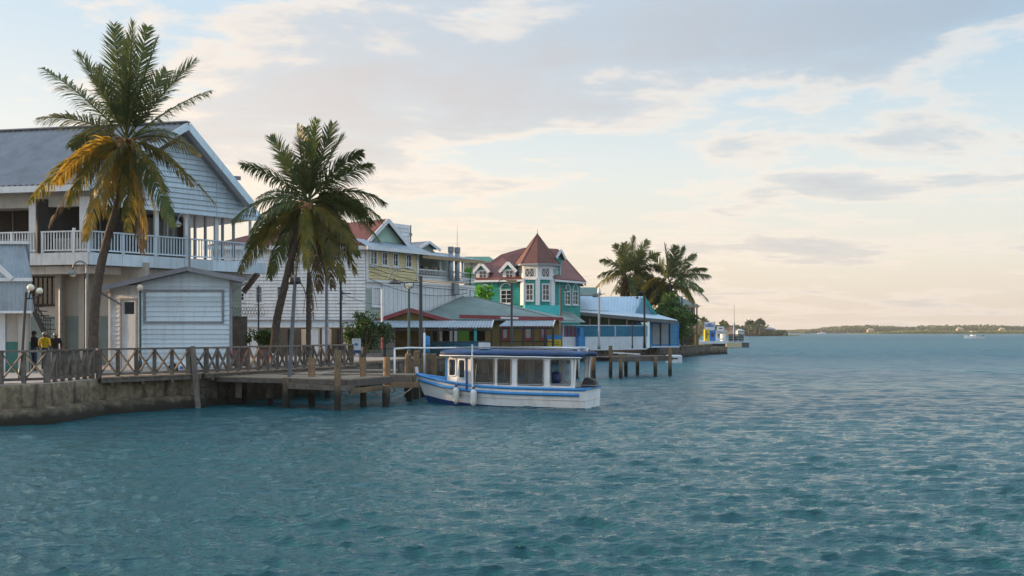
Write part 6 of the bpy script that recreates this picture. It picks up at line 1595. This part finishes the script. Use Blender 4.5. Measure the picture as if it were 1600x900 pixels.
palm('tall coconut palm with golden lower fronds in front of the balcony house', 39.5, [(146, 560), (147, 500), (155, 430), (168, 372), (182, 325), (191, 280), (197, 222)], .20, .12, [
    (208, 34, -.5, .0, 'g'), (178, 38, .5, .1, 'g'), (231, 42, .8, .1, 'g'), (247, 58, -.6, .25, 'g'), (196, 62, 1.2, .2, 'g'), (120, 82, -.7, .35, 'g'), (65, 106, .6, .5, 'g'), (306, 94, .5, .35, 'g'), (330, 142, -.6, .5, 'g'),
    (57, 186, .8, .75, 'y'), (150, 105, 1.6, .4, 'g'), (262, 110, 1.7, .3, 'g'), (312, 240, .8, .95, 'y'), (338, 322, -.5, .9, 'y'), (86, 285, -1.2, .9, 'o'), (45, 316, -.2, 1.1, 'y'), (76, 352, .8, 1.2, 'd'), (132, 376, -.9, 1.0, 'o'),
    (228, 372, -1.5, 1.0, 'o'), (270, 352, -.8, 1.05, 'g'), (110, 230, 2.0, .8, 'g'), (285, 215, 1.8, .8, 'g'), (242, 330, 1.5, .9, 'g'), (165, 338, 1.2, .9, 'y'), (222, 395, .2, .8, 'd'), (150, 300, -1.8, .8, 'y'), (105, 320, -.6, 1.1, 'y'), (255, 300, -1.6, .9, 'y'), (300, 290, .6, 1.0, 'y'), (200, 360, -1.0, .9, 'y')], 3, 1.0, 74, width=.058)
palm('coconut palm with a whitewashed foot beside the dock', 46.0, [(426, 545), (432, 505), (443, 455), (455, 405), (468, 360), (481, 318)], .21, .13, [
    (495, 187, .2, .0, 'g'), (464, 196, -.5, .05, 'g'), (478, 200, .9, .1, 'g'), (521, 192, .6, .15, 'g'), (422, 214, -.4, .2, 'g'), (537, 212, -.6, .3, 'g'), (378, 258, .7, .6, 'g'), (440, 240, 1.2, .3, 'g'), (566, 238, .9, .55, 'g'), (582, 258, -.8, .6, 'g'),
    (603, 318, .3, 1.1, 'g'), (598, 345, -.5, 1.2, 'g'), (362, 346, -.5, 1.2, 'g'), (374, 425, .6, 1.3, 'y'), (404, 400, -1.2, 1.1, 'y'), (420, 435, .9, 1.1, 'g'), (478, 420, -1.9, 1.0, 'y'), (500, 455, .8, .9, 'd'), (536, 440, -.9, 1.0, 'y'), (556, 428, .5, 1.1, 'y'), (594, 378, -.6, 1.2, 'g'), (570, 330, 1.8, .9, 'g'), (400, 310, 1.9, .9, 'g'), (512, 440, -1.4, .9, 'y'), (386, 388, 1.4, 1.1, 'g'), (525, 400, 1.4, 1.0, 'g'), (392, 362, -.9, 1.25, 'g'), (582, 350, .9, 1.25, 'g'), (560, 400, .4, 1.2, 'g'), (462, 440, -.9, 1.0, 'y'), (412, 372, .5, 1.2, 'g'), (520, 450, -.4, 1.0, 'd'),  (447, 448, .2, .9, 'd'), (556, 395, -1.0, 1.1, 'y')], 5, 1.05, 70, ring=.12, width=.062)
palm('bare thin palm trunk with hanging dead fronds behind the dock', 52, [(482, 548), (482, 500), (482, 460), (483, 425)], .14, .11, [(474, 490, -.2, .5, 'd'), (490, 500, .2, .5, 'd'), (480, 505, .5, .4, 'd'), (496, 485, -.4, .5, 'd'), (486, 515, .3, .4, 'd')], 6, .24, 30, nuts=False)
palm('left palm of the far pair behind the blue roofs', 120, [(990, 545), (988, 480), (985, 432)], .22, .15, [
    (991, 369, 0, .1, 'g'), (1012, 376, .8, .5, 'g'), (960, 383, -.8, .4, 'g'), (938, 407, .5, .9, 'g'), (934, 432, -.8, 1.2, 'g'), (931, 450, .5, 1.6, 'y'), (954, 462, -1, 1.6, 'y'), (972, 462, .6, 1.2, 'd'), (1030, 396, .6, .8, 'g'), (1034, 420, -.8, 1.2, 'g'), (1030, 446, .6, 1.5, 'g'), (1008, 455, -.8, 1.3, 'y'), (975, 380, 1.4, .4, 'g'), (965, 405, 1.8, .8, 'g'), (1005, 395, -1.8, .6, 'g'), (990, 465, -1.6, 1.2, 'g')], 7, 1.35, 46, False, width=.12)
palm('right palm of the far pair leaning out over the grey house', 118, [(1046, 545), (1046, 495), (1047, 442)], .22, .15, [
    (1038, 380, 0, .0, 'g'), (1070, 386, .6, .4, 'g'), (1056, 384, -.8, .2, 'g'), (1087, 398, -.8, .8, 'g'), (1104, 421, .5, 1.0, 'g'), (1111, 432, -.7, 1.1, 'g'), (1107, 470, .6, 1.5, 'g'), (1084, 474, -.7, 1.5, 'y'), (1015, 395, .7, .6, 'g'), (1003, 450, -.7, 1.3, 'y'), (1012, 476, .6, 1.4, 'y'), (1030, 482, -.8, 1.2, 'g'), (1062, 478, -1.2, 1.2, 'd'), (1024, 420, 1.7, .9, 'g'), (1078, 415, 1.7, .8, 'g'), (1098, 455, -1.5, 1.2, 'g')], 8, 1.35, 46, False, width=.12)
for i, (px, yb, yt, D) in enumerate(((1099, 520, 499, 520), (1130, 520, 505, 540), (1170, 520, 503, 560), (1187, 520, 502, 560), (1180, 520, 506, 575))):
    s = 13 if i else 9
    palm(('lone far palm left of the fuel banner', 'far palm behind the dock shelter', 'far palm right of the barge mast', 'rightmost tall far palm beyond the barge', 'far palm between two taller far palms')[i], D, [(px, 521), (px + .5, (yb + yt) / 2), (px + 1, yt + 3)], .5, .3,
         [(px + 1 + s * .55 * math.cos(a) , yt + 3 - s * .42 * math.sin(a) + (1.5 if math.sin(a) < .2 else 0), 1.5 * math.sin(a * 3), .8, 'g') for a in [R(x) for x in (-25, 0, 25, 55, 85, 115, 150, 180, 205)]], 20 + i, 2.0, 10, False, width=.9, group='far palms beyond the fuel dock')
# ------------------------------------------------------------------ evening haze
hz = MB(); hz.box(-9500, 9500, -450, 9600, -2.5, 60)
hm = bpy.data.materials.new('haze_air'); hm.use_nodes = True
ht = hm.node_tree; ht.nodes.clear()
hv = ht.nodes.new('ShaderNodeVolumePrincipled'); hv.inputs['Color'].default_value = (.95, .93, .90, 1); hv.inputs['Density'].default_value = .00015; hv.inputs['Anisotropy'].default_value = .2
ho = ht.nodes.new('ShaderNodeOutputMaterial'); ht.links.new(hv.outputs[0], ho.inputs['Volume'])
o = hz.build('haze', hm, None, kind='stuff')
o['label'] = 'thin evening haze over the harbour'; o['category'] = 'haze'
